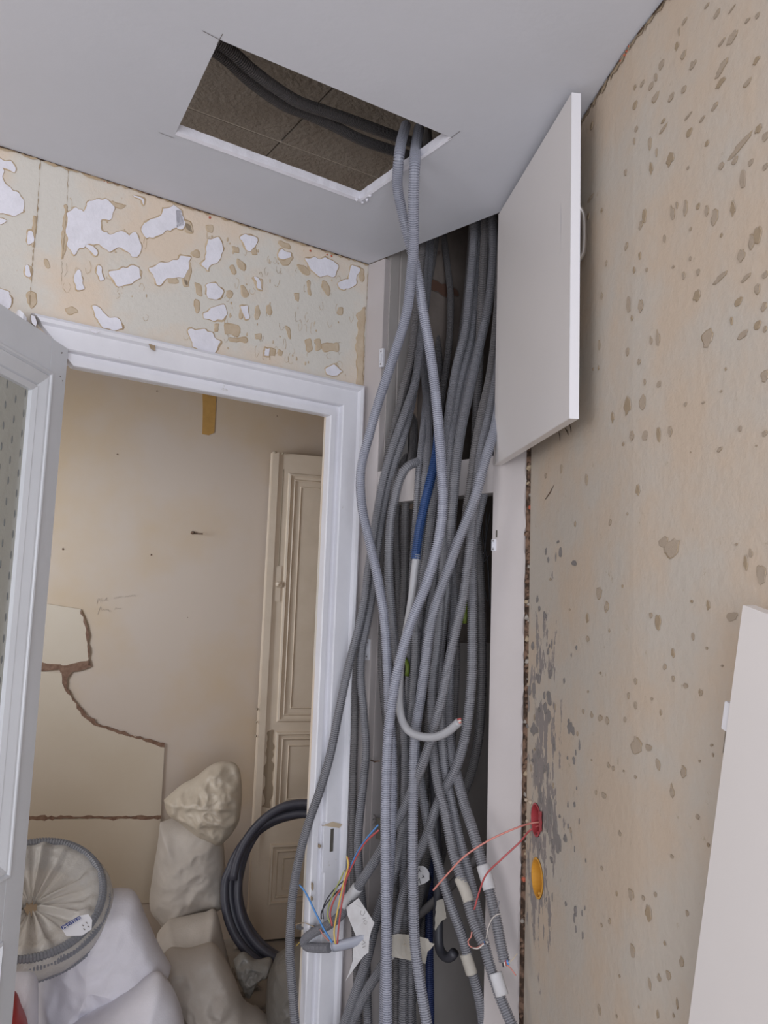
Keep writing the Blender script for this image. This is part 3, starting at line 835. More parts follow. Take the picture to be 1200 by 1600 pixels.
# flush boxes sunk in the wall
def cup(name, i, r_, m_, label):
    h, t, nn = sock_pts[i]
    ref = np.cross(nn, t)
    th = empty(name, h - nn * 0.03, label, 'socket box')
    v, f = [], []
    sg = 28
    for (rr, dd) in ((r_ * 1.06, 0.0016), (r_ * 0.93, 0.0022), (r_ * 0.93, -0.045), (r_ * 0.9, -0.047)):
        for k in range(sg):
            a = 2 * math.pi * k / sg
            v.append(h + nn * dd + (t * math.cos(a) + ref * math.sin(a)) * rr)
    for q in range(3):
        for k in range(sg): f.append((q * sg + k, q * sg + (k + 1) % sg, (q + 1) * sg + (k + 1) % sg, (q + 1) * sg + k))
    f.append(tuple(3 * sg + k for k in range(sg)))
    link('box_shell', v, f, m_, th, smooth=False)
    v = []
    for s_ in (-1, 1):
        tube('screw_lug', [h + ref * s_ * r_ * .82 - nn * .002, h + ref * s_ * r_ * .82 - nn * .03], 0.004, m_, th, 8)
    return th


rb = cup('socket_box', 0, 0.034, M_redbox, 'red round flush socket box in the beige wall with pink wires coming out')
ob = cup('socket_box', 1, 0.040, M_orbox, 'empty orange round flush socket box, below the red one')
h, t, nn = sock_pts[0]
blob('knockout_tab', [(842, 1268), (846, 1268), (846, 1298), (844, 1300), (843, 1284)], lambda x, y, o: wr_point(x, y, o + .003)[0], 0.002, M_redbox, M_redbox, .5, rb, jit=.6)
for i, (x, y, r_) in enumerate([(823, 1250, .006), (829, 1254, .007), (824, 1283, .005)]):
    rock('plaster_crumb', wr_point(x, y, 0.002)[0], r_, M_chipin, wr, 1, 90 + i)

# ================================================================ DOORWAY
PROF = [(0, -0.001), (0, .018), (.003, .027), (.010, .032), (.018, .029), (.023, .020), (.068, .020), (.071, .016), (.073, .002), (.087, .002), (.088, .010), (.103, .010), (.105, .006), (.105, -.018), (.095, -.020), (.095, -WT - .004), (.070, -WT - .004), (.070, -.001)]
tr = empty('trim_1', A(-.45, 1.0), kind='structure')
SR, SL, ZT = -0.008, -0.935, 2.166


def sweep(name, fn, parent, m_):
    a = [fn(u, o, 0) for u, o in PROF]; b = [fn(u, o, 1) for u, o in PROF]
    n_ = len(a)
    f = [tuple(range(n_)), tuple(range(2 * n_ - 1, n_ - 1, -1))] + [(i, (i + 1) % n_, n_ + (i + 1) % n_, n_ + i) for i in range(n_)]
    return fixn(link(name, a + b, f, m_, parent))


sweep('head_casing', lambda u, o, e: A((SL + u) if e == 0 else (SR - u), ZT - u, o), tr, M_white)
sweep('side_casing', lambda u, o, e: A(SR - u, (ZT - u) if e else 0.0, o), tr, M_white)
sweep('side_casing', lambda u, o, e: A(SL - .03 + u, (ZT - u) if e else 0.0, o), tr, M_white)
sp = [A((pA(518, y) - K) @ DA, pA(518, y)[2], .021) for y in (1285, 1340)]
kp = pA(518, 1311, .02); ks, kz = (kp - K) @ DA, kp[2]
box('strike_surround', A, ks - .028, ks + .022, kz - .085, kz + .045, .019, .0225, M_white, tr, .0015)
box('lock_mortise', A, ks - .006, ks + .004, kz - .032, kz + .028, .0226, .0238, M_hole, tr)
ks2 = (pA(503, 1290, .02) - K) @ DA
for (x, y, w_, h_) in [(488, 1385, 3, 7), (487, 1404, 2.5, 4), (520, 1337, 2.5, 4), (499, 1322, 3, 3)]:
    blob('paint_loss', [(x - w_ / 2, y - h_), (x + w_ / 2, y - h_ / 2), (x + w_ / 2, y + h_ / 2), (x, y + h_), (x - w_ / 2, y + h_ / 3)], pA, .0215 if x > 495 else .0235, M_chip, M_chip, .3, tr, .4)
blob('paint_loss', [(503, 1290), (520, 1284), (535, 1288), (530, 1294), (518, 1292)], pA, .0235, M_tan, M_tan, .4, tr, .5)
for L in ([(48, 492), (54, 494), (58, 504), (56, 510), (50, 505)], [(140, 514), (150, 517), (157, 518), (150, 521), (142, 518)], [(232, 537), (242, 540), (243, 548), (236, 545)]):
    blob('paint_loss', L, pA, .033, M_chip if L[0][0] > 200 else M_plast, M_chip, .8, tr, .5)

# the open glazed leaf, hinged at the left of the opening
J = pA(107, 545, 0.03); JZ = J[2]
DL = azd(186.4)
NL = np.array([-DL[1], DL[0], 0.0])
if NL[0] < 0: NL = -NL


def Lf(s, z, o=0.0): return np.array([J[0], J[1], 0]) + DL * s + NL * o + Z * z


leaf = empty('door_1', Lf(0, 0), kind='structure')
LW = 0.74
box('stile', Lf, 0, .075, .01, JZ, -.038, 0, M_leaf, leaf, .0015)
box('stile', Lf, LW - .075, LW, .01, JZ, -.038, 0, M_leaf, leaf, .0015)
box('top_rail', Lf, .075, LW - .075, JZ - .085, JZ, -.038, 0, M_leaf, leaf)
GZ0, GZ1 = .93, JZ - .085
box('lock_rail', Lf, .075, LW - .075, .79, GZ0, -.038, 0, M_leaf, leaf)
box('bottom_rail', Lf, .075, LW - .075, .01, .20, -.038, 0, M_leaf, leaf)
box('panel', Lf, .08, LW - .08, .20, .79, -.03, -.008, M_leaf, leaf)


def mould(name, fn, s0, s1, z0, z1, prof, m_, parent):
    """mitred moulding round a rectangle; prof = [(inset, offset)]"""
    v, f = [], []
    k = len(prof)
    for (u, o) in prof:
        v += [fn(s0 + u, z0 + u, o), fn(s1 - u, z0 + u, o), fn(s1 - u, z1 - u, o), fn(s0 + u, z1 - u, o)]
    for i in range(k - 1):
        for c in range(4):
            f.append((i * 4 + c, i * 4 + (c + 1) % 4, (i + 1) * 4 + (c + 1) % 4, (i + 1) * 4 + c))
    return fixn(link(name, v, f, m_, parent))


GP = [(-.008, 0), (-.008, .004), (-.004, .007), (0, .006), (.003, .001), (.006, .004), (.010, .003), (.030, -.006), (.034, -.010), (.036, -.004), (.048, -.010), (.050, -.018)]
mould('glazing_moulding', Lf, .075, LW - .075, GZ0, GZ1, GP, M_leaf, leaf)
mould('panel_moulding', Lf, .075, LW - .075, .20, .79, [(-.006, 0), (-.006, .003), (0, .006), (.004, .001), (.03, -.007), (.032, -.008)], M_leaf, leaf)
box('glass_pane', Lf, .118, LW - .118, GZ0 + .04, GZ1 - .04, -.022, -.018, M_glass, leaf)
# rows of small drop-shaped dimples pressed in the glass
v, f = [], []
for i in range(14):
    for j in range(24):
        s = .135 + i * .036 + (j % 2) * .0; z = GZ1 - .06 - j * .044 - (i % 2) * .022
        if z < GZ0 + .06 or s > LW - .13: continue
        n0 = len(v)
        for k in range(8):
            a = 2 * math.pi * k / 8
            v.append(Lf(s + .0028 * math.cos(a), z + .0095 * math.sin(a), -.0178))
        v.append(Lf(s, z - .002, -.0158))
        f += [(n0 + k, n0 + (k + 1) % 8, n0 + 8) for k in range(8)]
tag(link('glass_dimple', v, f, mat('dimple_shade', (0.16, 0.17, 0.17), .25), leaf), kind='stuff')
for (s, z) in [(.028, JZ - .075), (.016, JZ - .082), (.03, JZ - .02)]: rock('nail_head', Lf(s, z, .0005), .0022, M_ink, leaf, 1, int(s * 1000))

# ================================================================ CUPBOARD
cup_t = empty('built_in_cupboard', Cp(.3, 0), 'tall white-painted built-in corner cupboard, open and crammed with grey conduits', 'cupboard')
SL_, SRi, SRo = .074, .492, .590
ZR0, ZR1 = 1.812, 1.906
CT = .022
box('stile', Cp, .002, SL_, 0, H - .002, -CT, 0, M_cup, cup_t, .001)
box('stile', Cp, SRi, SRo, 0, H - .002, -CT, 0, M_cup, cup_t, .001)
box('middle_rail', Cp, SL_, SRi, ZR0, ZR1, -CT, -.0005, M_cup, cup_t, .001)
box('shelf', Cp, SL_, SRi, ZR0, ZR0 + .02, -.05, -CT, M_cupin, cup_t)
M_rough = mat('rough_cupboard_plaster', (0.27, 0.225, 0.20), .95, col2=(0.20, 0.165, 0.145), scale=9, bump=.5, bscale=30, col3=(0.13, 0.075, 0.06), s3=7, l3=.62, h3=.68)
box('side_panel', Cp, SL_ - .016, SL_ + .002, 0, ZR0, -.16, -CT, M_cup, cup_t)
box('side_lining', Cp, SL_ - .016, SL_ + .003, ZR1, H + .05, -.058, -CT, M_cupin, cup_t)
box('side_lining', Cp, SL_ - .014, SL_ + .007, ZR1 - .06, H + .05, -.115, -.062, M_cupin, cup_t)
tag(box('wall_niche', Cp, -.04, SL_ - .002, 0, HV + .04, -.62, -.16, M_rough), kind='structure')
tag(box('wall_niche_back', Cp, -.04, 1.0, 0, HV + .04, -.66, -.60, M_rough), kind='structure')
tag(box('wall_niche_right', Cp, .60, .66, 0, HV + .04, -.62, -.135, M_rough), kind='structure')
box('lower_lining', Cp, SL_ - .001, SL_ + .010, 0, 1.42, -.58, -.20, M_cupin, cup_t)
box('back_lining', Cp, SL_ + .01, .59, 0, 1.44, -.595, -.575, M_cupin, cup_t)
blob('brick_patch', [(668, 436), (684, 438), (700, 448), (715, 455), (714, 462), (700, 462), (685, 456), (670, 450)], lambda x, y, o: onp(x, y, K + DC * (SL_ + o), DC), .004, mat('patch_brown', (.16, .085, .06), .95), M_rough, 1, cup_t)
# catch plates
def plate(px, py, w_, h_, o, parent):
    p = pC(px, py, o); s, z = (p - K) @ DC, p[2]
    b = box('catch_plate', Cp, s - w_ / 2, s + w_ / 2, z - h_ / 2, z + h_ / 2, o, o + .009, M_white, parent, .0015)
    c = box('catch_tongue', Cp, s - w_ / 4, s + w_ / 4, z - h_ / 5, z + h_ / 5, o + .009, o + .0125, M_white, b, .001)
    for q in (-1, 1): box('screw_head', Cp, s - .002, s + .002, z + q * h_ * .34 - .002, z + q * h_ * .34 + .002, o + .009, o + .0098, M_ink, b)


plate(598.5, 560, .016, .056, 0.0, cup_t)
plate(577, 1015, .020, .058, -.006, cup_t)
plate(774, 852, .013, .03, -.004, cup_t)
box('screw_hole', Cp, .504, .508, (pC(776, 836)[2] - .006), (pC(776, 836)[2] + .012), -.0005, .0008, M_hole, cup_t)
# lock ring, mortise and screw on the inside of the left panel
for (x, y) in [(589, 986), (583, 1280)]:
    p = pC(x, y, -.03)
    tube('lock_ring', [p + DC * .010 * math.cos(a) + Z * .014 * math.sin(a) for a in np.linspace(0, 2 * math.pi * .97, 16)], .0017, M_ink, cup_t, 6)
    rock('lock_pin', p, .004, M_ink, cup_t, 1, x)
flatline('scratch', [pC(577, 1187, .002), pC(585, 1190, .002), pC(594, 1189, .002)], [.002, .005, .002], NC, M_dark, cup_t)
pz = pC(591, 1290, -.02)
box('lock_hole', Cp, (pz - K) @ DC - .008, (pz - K) @ DC + .012, pz[2] - .035, pz[2] + .02, -.021, -.0195, M_hole, cup_t)

# gap of raw masonry between the post and the right wall
gp = empty('wall_gap', Cp(.6, 0), kind='structure')
box('raw_strip', Cp, .588, .625, 0, H, -.05, -.004, M_dark, gp)
for i in range(110):
    z = random.uniform(.45, 1.93)
    rock('mortar_crumb' if random.random() < .7 else 'brick_crumb', Cp(random.uniform(.594, .604), z, random.uniform(-.010, -.003)), random.uniform(.003, .009), random.choice([M_rub, M_dark, M_chip, M_dark, M_brick if i % 9 == 0 else M_dark]), gp, 1, i)
ragged('torn_edge', Cp(.588, .4, 0), Cp(.588, 1.93, 0), NC, DC, .007, M_cup, gp, 110, .0012, 77)

# upper cupboard door, swung right open
hg = pC(779, 345, .018)
fr = onz(893, 145, 2.535)
DD = fr - hg; DD[2] = 0; UW = np.linalg.norm(DD); DD /= UW
ND = np.array([-DD[1], DD[0], 0.0])
if ND[0] > 0: ND = -ND


def Ud(s, z, o=0.0): return np.array([hg[0], hg[1], 0]) + DD * s + ND * o + Z * z


ud = empty('cupboard_door', Ud(0, 1.88), 'plain white slab door of the upper cupboard, swung open with its edge towards us', 'cupboard door')
box('slab', Ud, 0.0, UW, 1.877, 2.535, -.019, 0, M_mel, ud, .0008)
box('edge_band', Ud, UW, UW + .0012, 1.877, 2.535, -.019, 0, M_edge, ud)
hz = 2.27
hb = tube('handle', [Ud(UW - .05, hz - .06, -.019), Ud(UW - .05, hz - .056, -.036), Ud(UW - .05, hz - .035, -.046), Ud(UW - .05, hz + .035, -.046), Ud(UW - .05, hz + .056, -.036), Ud(UW - .05, hz + .06, -.019)], .006, M_metal, ud, 10, .004)
for q in (-1, 1):
    box('mounting_plate', Ud, .02, .06, 2.2 + q * .24 - .012, 2.2 + q * .24 + .012, 0, .003, M_mel, ud) if False else None
flatline('scratch', [Ud(UW - .055, 2.33, .0006), Ud(UW - .052, 2.29, .0006), Ud(UW - .055, 2.25, .0006)], [.001, .0022, .001], ND, M_edge, ud)
flatline('scratch', [Ud(UW - .056, 2.235, .0006), Ud(UW - .055, 2.222, .0006)], .0012, ND, M_edge, ud)

# lower door, taken off and propped against the right wall
h0, t0, n0 = wr_point(1160, 945, .05)
if t0[1] > 0: t0 = -t0
P1 = h0; P2 = onp(1075, 1600, h0, n0)
e1 = P2 - P1; e1 /= np.linalg.norm(e1)
e2 = t0 - e1 * np.dot(t0, e1); e2 /= np.linalg.norm(e2)


def Ld(s, z, o=0.0): return P1 + e1 * z + e2 * s + n0 * o


zl = (P1[2] - .004) / (-e1[2])
ld = empty('cupboard_door', Ld(0, zl), 'plain white door panel taken off its hinges and propped against the beige wall', 'cupboard door')
box('slab', Ld, 0, .42, 0, zl - .02, -.019, 0, M_mel, ld, .0008)
hb_ = box('hinge_block', Ld, -.014, .004, .128, .165, -.012, -.002, M_edge, ld, .001)
box('hinge_arm', Ld, -.011, .002, .166, .196, -.014, -.006, M_metal, ld, .001)

# ================================================================ CONDUITS
def P3(p):
    if len(p) == 4: return onz(p[1], p[2], p[3])
    return pC(p[0], p[1], p[2])


def conduit(label, pts, r=.0125, m_=None, top=True, bottom=None, pitch=.0052, seg=10, corr=True, name='conduit', cat='conduit', lite=False, group=None):
    P = [P3(p) for p in pts]
    if top:
        dz = HV - .05 - P[0][2]
        dirn = P[0] - P[1]; dirn /= np.linalg.norm(dirn)
        P = [P[0] + Z * dz * 1.0 - NC * .03, P[0] + dirn * .05 + Z * .04] + P if dz > .12 else P
    if bottom is None: bottom = pts[-1][1] >= 1590 and len(pts[-1]) == 3
    if bottom:
        e = P[-1]; dn = P[-1] - P[-2]; dn = dn / np.linalg.norm(dn)
        a_ = e + dn * .09; b_ = a_ + dn * .07 - Z * .10
        P = P + [a_, b_, np.array([b_[0], b_[1], max(.02, b_[2] - .3)])]
    base = P[-1]
    th = empty(name, base, label, cat, group or ('conduits crowding the corner cupboard' if cat == 'conduit' else 'smooth sheathed cable ends low in the cupboard' if cat == 'sheath' else None))
    if corr: b = tube('corrugated_tube', P, r, m_ or M_cond, th, seg, rings=pitch)
    else: b = tube('sheath', P, r, m_ or M_cond, th, seg, step=.008)
    th['_'] = 0
    del th['_']
    return th, P


def on_tube(th_P, px0, px1): pass


def wire(parent, pts, m_, d=None, r=.0016, name='wire'):
    """pts (px,py,d)"""
    return tube(name, [P3(p) if len(p) >= 3 else pC(p[0], p[1], d) for p in pts], r, m_, parent, 6, .006)


def tapeband(parent, pts, r, m_, name='tape_band'):
    return tube(name, [P3(p) for p in pts], r, m_, parent, 14, .004)


F1 = .135
ca, _ = conduit('foremost grey conduit, crossing behind its twin below the hatch, then bowing right', [
    ('z', 634, 196, 2.68), ('z', 627, 222, 2.60), (623, 250, .355), (621, 290, .32), (627, 325, .285), (637, 370, .25), (647, 405, .22), (655, 445, .19), (662, 492, .165), (671, 543, .145), (680, 610, .13), (686, 677, .12),
    (690, 733, .12), (692, 787, .12), (686, 840, .12), (668, 907, .13), (647, 960, .14), (633, 1002, .15), (620, 1054, .16), (611, 1108, .165), (606, 1161, .165), (603, 1250, .165), (603, 1355, .165), (604, 1470, .165), (605, 1600, .165)], .0128, M_condb, top=False, seg=12)
cb, _ = conduit('front grey conduit swinging left over the doorway casing before passing behind its twin', [
    ('z', 655, 200, 2.68), ('z', 650, 228, 2.60), (648, 255, .355), (646, 313, .33), (646, 387, .275), (642, 434, .235), (637, 480, .20), (627, 520, .18), (609, 575, .155), (591, 630, .14), (577, 680, .135), (567, 717, .13),
    (563, 750, .13), (566, 795, .13), (577, 845, .125), (591, 907, .12), (601, 973, .115), (606, 1053, .11), (608, 1110, .11), (612, 1160, .11), (613, 1240, .11), (610, 1330, .11), (604, 1450, .10), (600, 1600, .10)], .0128, M_condb, top=False, seg=12)
# far ends of that pair, running on inside the hatch
conduit('dark conduit sagging across the ceiling void, upper of the pair seen through the hatch', [
    ('z', 300, 40, 2.72), ('z', 356, 76, 2.72), ('z', 392, 108, 2.71), ('z', 432, 138, 2.71), ('z', 468, 160, 2.72), ('z', 508, 174, 2.74), ('z', 560, 192, 2.76), ('z', 620, 214, 2.79), ('z', 690, 238, 2.80)], .0145, M_condd, top=False, bottom=False)
conduit('dark conduit sagging across the ceiling void, lower of the pair seen through the hatch', [
    ('z', 300, 58, 2.76), ('z', 350, 90, 2.76), ('z', 392, 128, 2.75), ('z', 440, 162, 2.75), ('z', 484, 180, 2.755), ('z', 520, 196, 2.76), ('z', 564, 218, 2.77), ('z', 616, 236, 2.79), ('z', 700, 262, 2.80)], .0145, M_condd, top=False, bottom=False)
conduit('pale conduit standing upright in the dark end of the ceiling hatch', [('z', 668, 206, 2.90), ('z', 668, 212, 2.80), ('z', 668, 219, 2.70), ('z', 670, 236, 2.60)], .0125, M_condd, top=False, bottom=False)

S = [
 ('grey conduit swinging furthest left over the doorway casing and black coil', [(664, 392, -.10), (661, 470, -.07), (655, 551, -.04), (648, 600, -.02), (633, 645, .01), (617, 690, .03), (600, 745, .045), (588, 808, .05), (582, 850, .05), (575, 893, .055), (569, 941, .06), (559, 987, .065), (545, 1040, .075), (530, 1110, .09), (516, 1179, .10), (500, 1235, .11), (484, 1280, .12), (471, 1325, .13), (460, 1380, .135), (455, 1430, .14), (453, 1489, .14), (457, 1550, .14), (461, 1600, .14)], .0122, None),
 ('grey conduit bowing right in front of the left cupboard stile, beside the doorway casing', [(672, 388, -.14), (668, 450, -.11), (660, 520, -.08), (649, 597, -.05), (640, 645, -.02), (628, 690, .01), (612, 740, .025), (599, 800, .03), (590, 860, .03), (583, 920, .035), (574, 973, .04), (566, 1013, .045), (564, 1060, .05), (569, 1118, .05), (572, 1172, .05), (568, 1222, .05), (561, 1290, .05), (560, 1340, .045), (565, 1400, .04), (571, 1470, .03), (575, 1600, .03)], .0115, None),
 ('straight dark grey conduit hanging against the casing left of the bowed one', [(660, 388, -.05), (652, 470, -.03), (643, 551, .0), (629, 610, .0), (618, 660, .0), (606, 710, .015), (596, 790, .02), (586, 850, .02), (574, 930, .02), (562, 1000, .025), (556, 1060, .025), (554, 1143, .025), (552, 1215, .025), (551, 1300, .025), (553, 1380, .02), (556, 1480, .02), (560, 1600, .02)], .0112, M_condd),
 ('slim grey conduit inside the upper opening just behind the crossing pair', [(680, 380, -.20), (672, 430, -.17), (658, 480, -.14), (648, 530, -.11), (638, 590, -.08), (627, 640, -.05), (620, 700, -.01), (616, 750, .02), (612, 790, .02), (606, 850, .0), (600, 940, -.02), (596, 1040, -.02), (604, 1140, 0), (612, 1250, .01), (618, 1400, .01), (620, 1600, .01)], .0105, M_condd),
 ('grey conduit hooking over the middle rail, then hanging left of the blue one', [(737, 420, -.26), (724, 530, -.25), (708, 620, -.21), (692, 676, -.13), (674, 702, -.05), (663, 713, -.01), (652, 722, .03), (640, 727, .055), (630, 738, .065), (623, 755, .068), (617, 779, .068), (611, 808, .068), (608, 853, .066), (608, 907, .064), (611, 947, .062), (616, 995, .055), (622, 1040, .05), (628, 1100, .04), (634, 1180, .03), (632, 1300, .02), (630, 1600, .02)], .0122, None),
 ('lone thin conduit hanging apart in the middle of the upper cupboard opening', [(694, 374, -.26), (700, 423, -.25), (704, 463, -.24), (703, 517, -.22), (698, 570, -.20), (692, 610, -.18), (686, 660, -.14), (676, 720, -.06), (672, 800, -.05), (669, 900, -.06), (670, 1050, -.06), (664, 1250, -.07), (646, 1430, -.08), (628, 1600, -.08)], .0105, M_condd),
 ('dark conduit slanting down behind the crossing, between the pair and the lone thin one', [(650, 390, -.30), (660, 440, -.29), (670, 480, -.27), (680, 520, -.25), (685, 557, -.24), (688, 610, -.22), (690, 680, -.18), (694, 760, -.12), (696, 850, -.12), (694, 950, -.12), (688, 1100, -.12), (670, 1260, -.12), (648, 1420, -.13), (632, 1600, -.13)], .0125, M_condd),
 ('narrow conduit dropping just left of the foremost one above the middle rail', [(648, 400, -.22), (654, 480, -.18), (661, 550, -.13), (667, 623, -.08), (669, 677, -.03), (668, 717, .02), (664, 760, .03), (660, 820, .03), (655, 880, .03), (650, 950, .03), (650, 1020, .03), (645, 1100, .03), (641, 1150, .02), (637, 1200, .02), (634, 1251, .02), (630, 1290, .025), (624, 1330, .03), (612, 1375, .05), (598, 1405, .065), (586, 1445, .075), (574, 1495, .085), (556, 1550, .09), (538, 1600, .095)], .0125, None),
 ('narrow conduit crossing the middle rail left of the blue one', [(652, 395, -.34), (661, 500, -.25), (666, 600, -.12), (663, 650, -.05), (658, 700, .015), (654, 740, .028), (651, 790, .03), (648, 830, .02), (644, 900, 0), (641, 1000, -.01), (637, 1100, -.02), (634, 1200, -.02), (640, 1350, -.02), (645, 1600, -.02)], .0095, None),
 ('first conduit from the left of the packed bunch at the top right of the cupboard', [(741, 356, -.12), (739, 397, -.12), (733, 463, -.11), (727, 517, -.10), (714, 570, -.08), (705, 623, -.05), (698, 677, -.01), (694, 720, .025), (690, 790, .025), (684, 850, .02), (676, 920, .01), (664, 1000, .0), (652, 1090, 0), (648, 1180, 0), (645, 1290, 0), (642, 1400, .0), (640, 1600, 0)], .0125, None),
 ('second conduit from the left of the packed bunch at the top right of the cupboard', [(750, 352, -.15), (748, 423, -.15), (743, 479, -.14), (733, 543, -.12), (718, 605, -.08), (710, 660, -.04), (704, 707, .015), (701, 773, .02), (696, 840, .02), (690, 920, .02), (684, 1000, .02), (676, 1070, .03), (675, 1143, .04), (678, 1186, .05), (685, 1229, .06), (696, 1272, .065), (707, 1328, .07), (720, 1370, .075), (730, 1405, .08), (741, 1443, .085), (755, 1474, .09)], .0122, None),
 ('third conduit from the left of the packed bunch at the top right of the cupboard', [(758, 350, -.17), (757, 423, -.17), (752, 490, -.16), (739, 557, -.13), (727, 623, -.08), (716, 690, -.01), (711, 730, .02), (707, 790, .01), (702, 860, 0), (698, 920, 0), (692, 980, 0), (687, 1030, 0), (689, 1090, .01), (690, 1143, .02), (694, 1197, .025), (701, 1233, .03), (708, 1269, .035), (722, 1328, .04), (737, 1386, .045), (747, 1432, .05), (760, 1489, .055), (772, 1530, .06), (783, 1562, .062), (799, 1600, .065)], .0125, None),
 ('thick conduit bowing down the right of the packed bunch in the upper cupboard', [(770, 347, -.13), (770, 410, -.13), (763, 477, -.12), (749, 543, -.10), (734, 610, -.05), (721, 671, .0), (714, 717, .03), (709, 773, .035), (705, 840, .03), (708, 900, -.02), (710, 947, -.04), (706, 1000, -.05), (702, 1080, -.04), (702, 1140, -.01), (708, 1185, .01), (717, 1225, .03), (727, 1262, .04), (738, 1295, .05), (752, 1345, .055), (764, 1390, .06), (774, 1432, .062), (783, 1478, .065), (789, 1506, .07)], .0128, None),
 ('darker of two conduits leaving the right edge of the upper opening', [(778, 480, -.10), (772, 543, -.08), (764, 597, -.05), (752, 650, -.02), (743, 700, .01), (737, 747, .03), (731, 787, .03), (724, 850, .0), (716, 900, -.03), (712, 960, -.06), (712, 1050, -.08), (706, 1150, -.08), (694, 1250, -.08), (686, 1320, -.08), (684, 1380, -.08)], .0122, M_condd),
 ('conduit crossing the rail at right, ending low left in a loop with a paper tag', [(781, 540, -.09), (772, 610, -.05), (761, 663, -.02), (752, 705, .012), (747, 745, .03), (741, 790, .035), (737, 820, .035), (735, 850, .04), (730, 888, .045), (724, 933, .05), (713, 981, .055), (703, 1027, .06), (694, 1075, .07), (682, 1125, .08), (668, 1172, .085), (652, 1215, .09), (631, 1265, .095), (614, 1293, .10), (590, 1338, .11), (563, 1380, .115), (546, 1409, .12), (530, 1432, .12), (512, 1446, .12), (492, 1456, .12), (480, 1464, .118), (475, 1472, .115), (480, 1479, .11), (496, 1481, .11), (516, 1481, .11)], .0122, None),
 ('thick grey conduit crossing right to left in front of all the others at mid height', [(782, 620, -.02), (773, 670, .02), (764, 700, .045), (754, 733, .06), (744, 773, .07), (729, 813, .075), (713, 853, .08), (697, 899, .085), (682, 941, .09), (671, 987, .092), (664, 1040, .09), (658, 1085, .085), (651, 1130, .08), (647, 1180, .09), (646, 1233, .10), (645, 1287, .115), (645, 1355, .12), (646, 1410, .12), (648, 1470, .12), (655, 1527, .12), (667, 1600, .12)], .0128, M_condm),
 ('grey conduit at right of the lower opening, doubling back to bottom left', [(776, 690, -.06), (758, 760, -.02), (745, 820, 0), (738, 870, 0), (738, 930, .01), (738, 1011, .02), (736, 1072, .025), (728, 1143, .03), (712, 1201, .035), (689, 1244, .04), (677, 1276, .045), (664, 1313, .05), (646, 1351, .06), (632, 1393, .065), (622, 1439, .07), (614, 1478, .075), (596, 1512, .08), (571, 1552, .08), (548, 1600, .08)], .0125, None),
 ('faint conduit furthest right in the shade of the lower cupboard', [(742, 800, -.10), (748, 870, -.10), (751, 920, -.11), (753, 1000, -.12), (753, 1072, -.13), (749, 1143, -.14), (738, 1201, -.15), (724, 1240, -.16), (700, 1300, -.18), (672, 1410, -.19), (652, 1500, -.19), (640, 1600, -.2)], .0125, M_condd),
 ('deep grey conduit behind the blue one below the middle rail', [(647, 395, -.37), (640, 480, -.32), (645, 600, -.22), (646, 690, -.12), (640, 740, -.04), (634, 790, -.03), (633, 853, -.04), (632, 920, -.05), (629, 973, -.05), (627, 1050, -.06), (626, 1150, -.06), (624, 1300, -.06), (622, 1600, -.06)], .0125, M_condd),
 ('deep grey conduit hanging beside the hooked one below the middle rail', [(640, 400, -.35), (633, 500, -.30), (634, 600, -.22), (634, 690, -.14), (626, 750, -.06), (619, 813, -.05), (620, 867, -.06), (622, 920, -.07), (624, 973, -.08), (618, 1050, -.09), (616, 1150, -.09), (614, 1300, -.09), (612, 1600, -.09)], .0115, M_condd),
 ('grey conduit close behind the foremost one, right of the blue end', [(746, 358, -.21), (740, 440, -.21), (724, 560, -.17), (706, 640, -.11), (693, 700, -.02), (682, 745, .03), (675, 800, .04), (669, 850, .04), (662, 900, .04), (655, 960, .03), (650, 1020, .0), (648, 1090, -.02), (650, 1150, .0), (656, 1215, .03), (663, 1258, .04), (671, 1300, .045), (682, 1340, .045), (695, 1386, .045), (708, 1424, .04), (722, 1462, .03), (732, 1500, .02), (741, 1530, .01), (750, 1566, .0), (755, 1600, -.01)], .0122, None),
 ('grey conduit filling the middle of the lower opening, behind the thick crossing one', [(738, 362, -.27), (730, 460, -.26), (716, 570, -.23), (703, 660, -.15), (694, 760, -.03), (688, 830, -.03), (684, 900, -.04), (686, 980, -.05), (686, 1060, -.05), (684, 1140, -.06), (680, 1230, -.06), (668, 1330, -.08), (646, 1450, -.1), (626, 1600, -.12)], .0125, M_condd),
]
TH = {}
for i, (lab, pts, r_, m_) in enumerate(S):
    TH[i], _ = conduit(lab, pts, r_, m_, top=True)

# blue conduit with the pale cable hanging out of it
bl, _ = conduit('bright blue conduit with a pale grey cable looping out of its cut end', [(650, 392, -.26), (655, 440, -.2), (663, 500, -.12), (672, 556, -.06), (680, 610, -.02), (685, 660, .02), (683, 700, .045), (678, 727, .06), (669, 765, .075), (660, 803, .085), (653, 842, .09), (649, 876, .095)], .0125, M_blue, top=True, bottom=False)
tube('cable', [P3(p) for p in [(651, 866, .093), (648, 890, .095), (645, 920, .098), (641, 950, .10), (635, 985, .105), (627, 1030, .115), (624, 1070, .12), (624, 1100, .128), (628, 1124, .135), (639, 1142, .14), (659, 1151, .14), (682, 1151, .14), (701, 1142, .14), (717, 1128, .14)]], .0098, M_cable, bl, 12, .006)
e_ = P3((717, 1128, .14))
for q, mm in ((-.004, M_pink), (.0, M_whitew), (.004, M_red)): tube('wire_end', [e_ + Z * q - DC * .006, e_ + Z * (q + .004) + DC * .006], .0022, mm, bl, 6)
conduit('dark blue conduit deep inside the upper cupboard, behind the left bundle', [(641, 400, -.26), (640, 440, -.25), (650, 520, -.22), (651, 590, -.22), (650, 640, -.21), (646, 690, -.20), (640, 760, -.2), (636, 850, -.2)], .0125, M_navy, top=True, bottom=False)
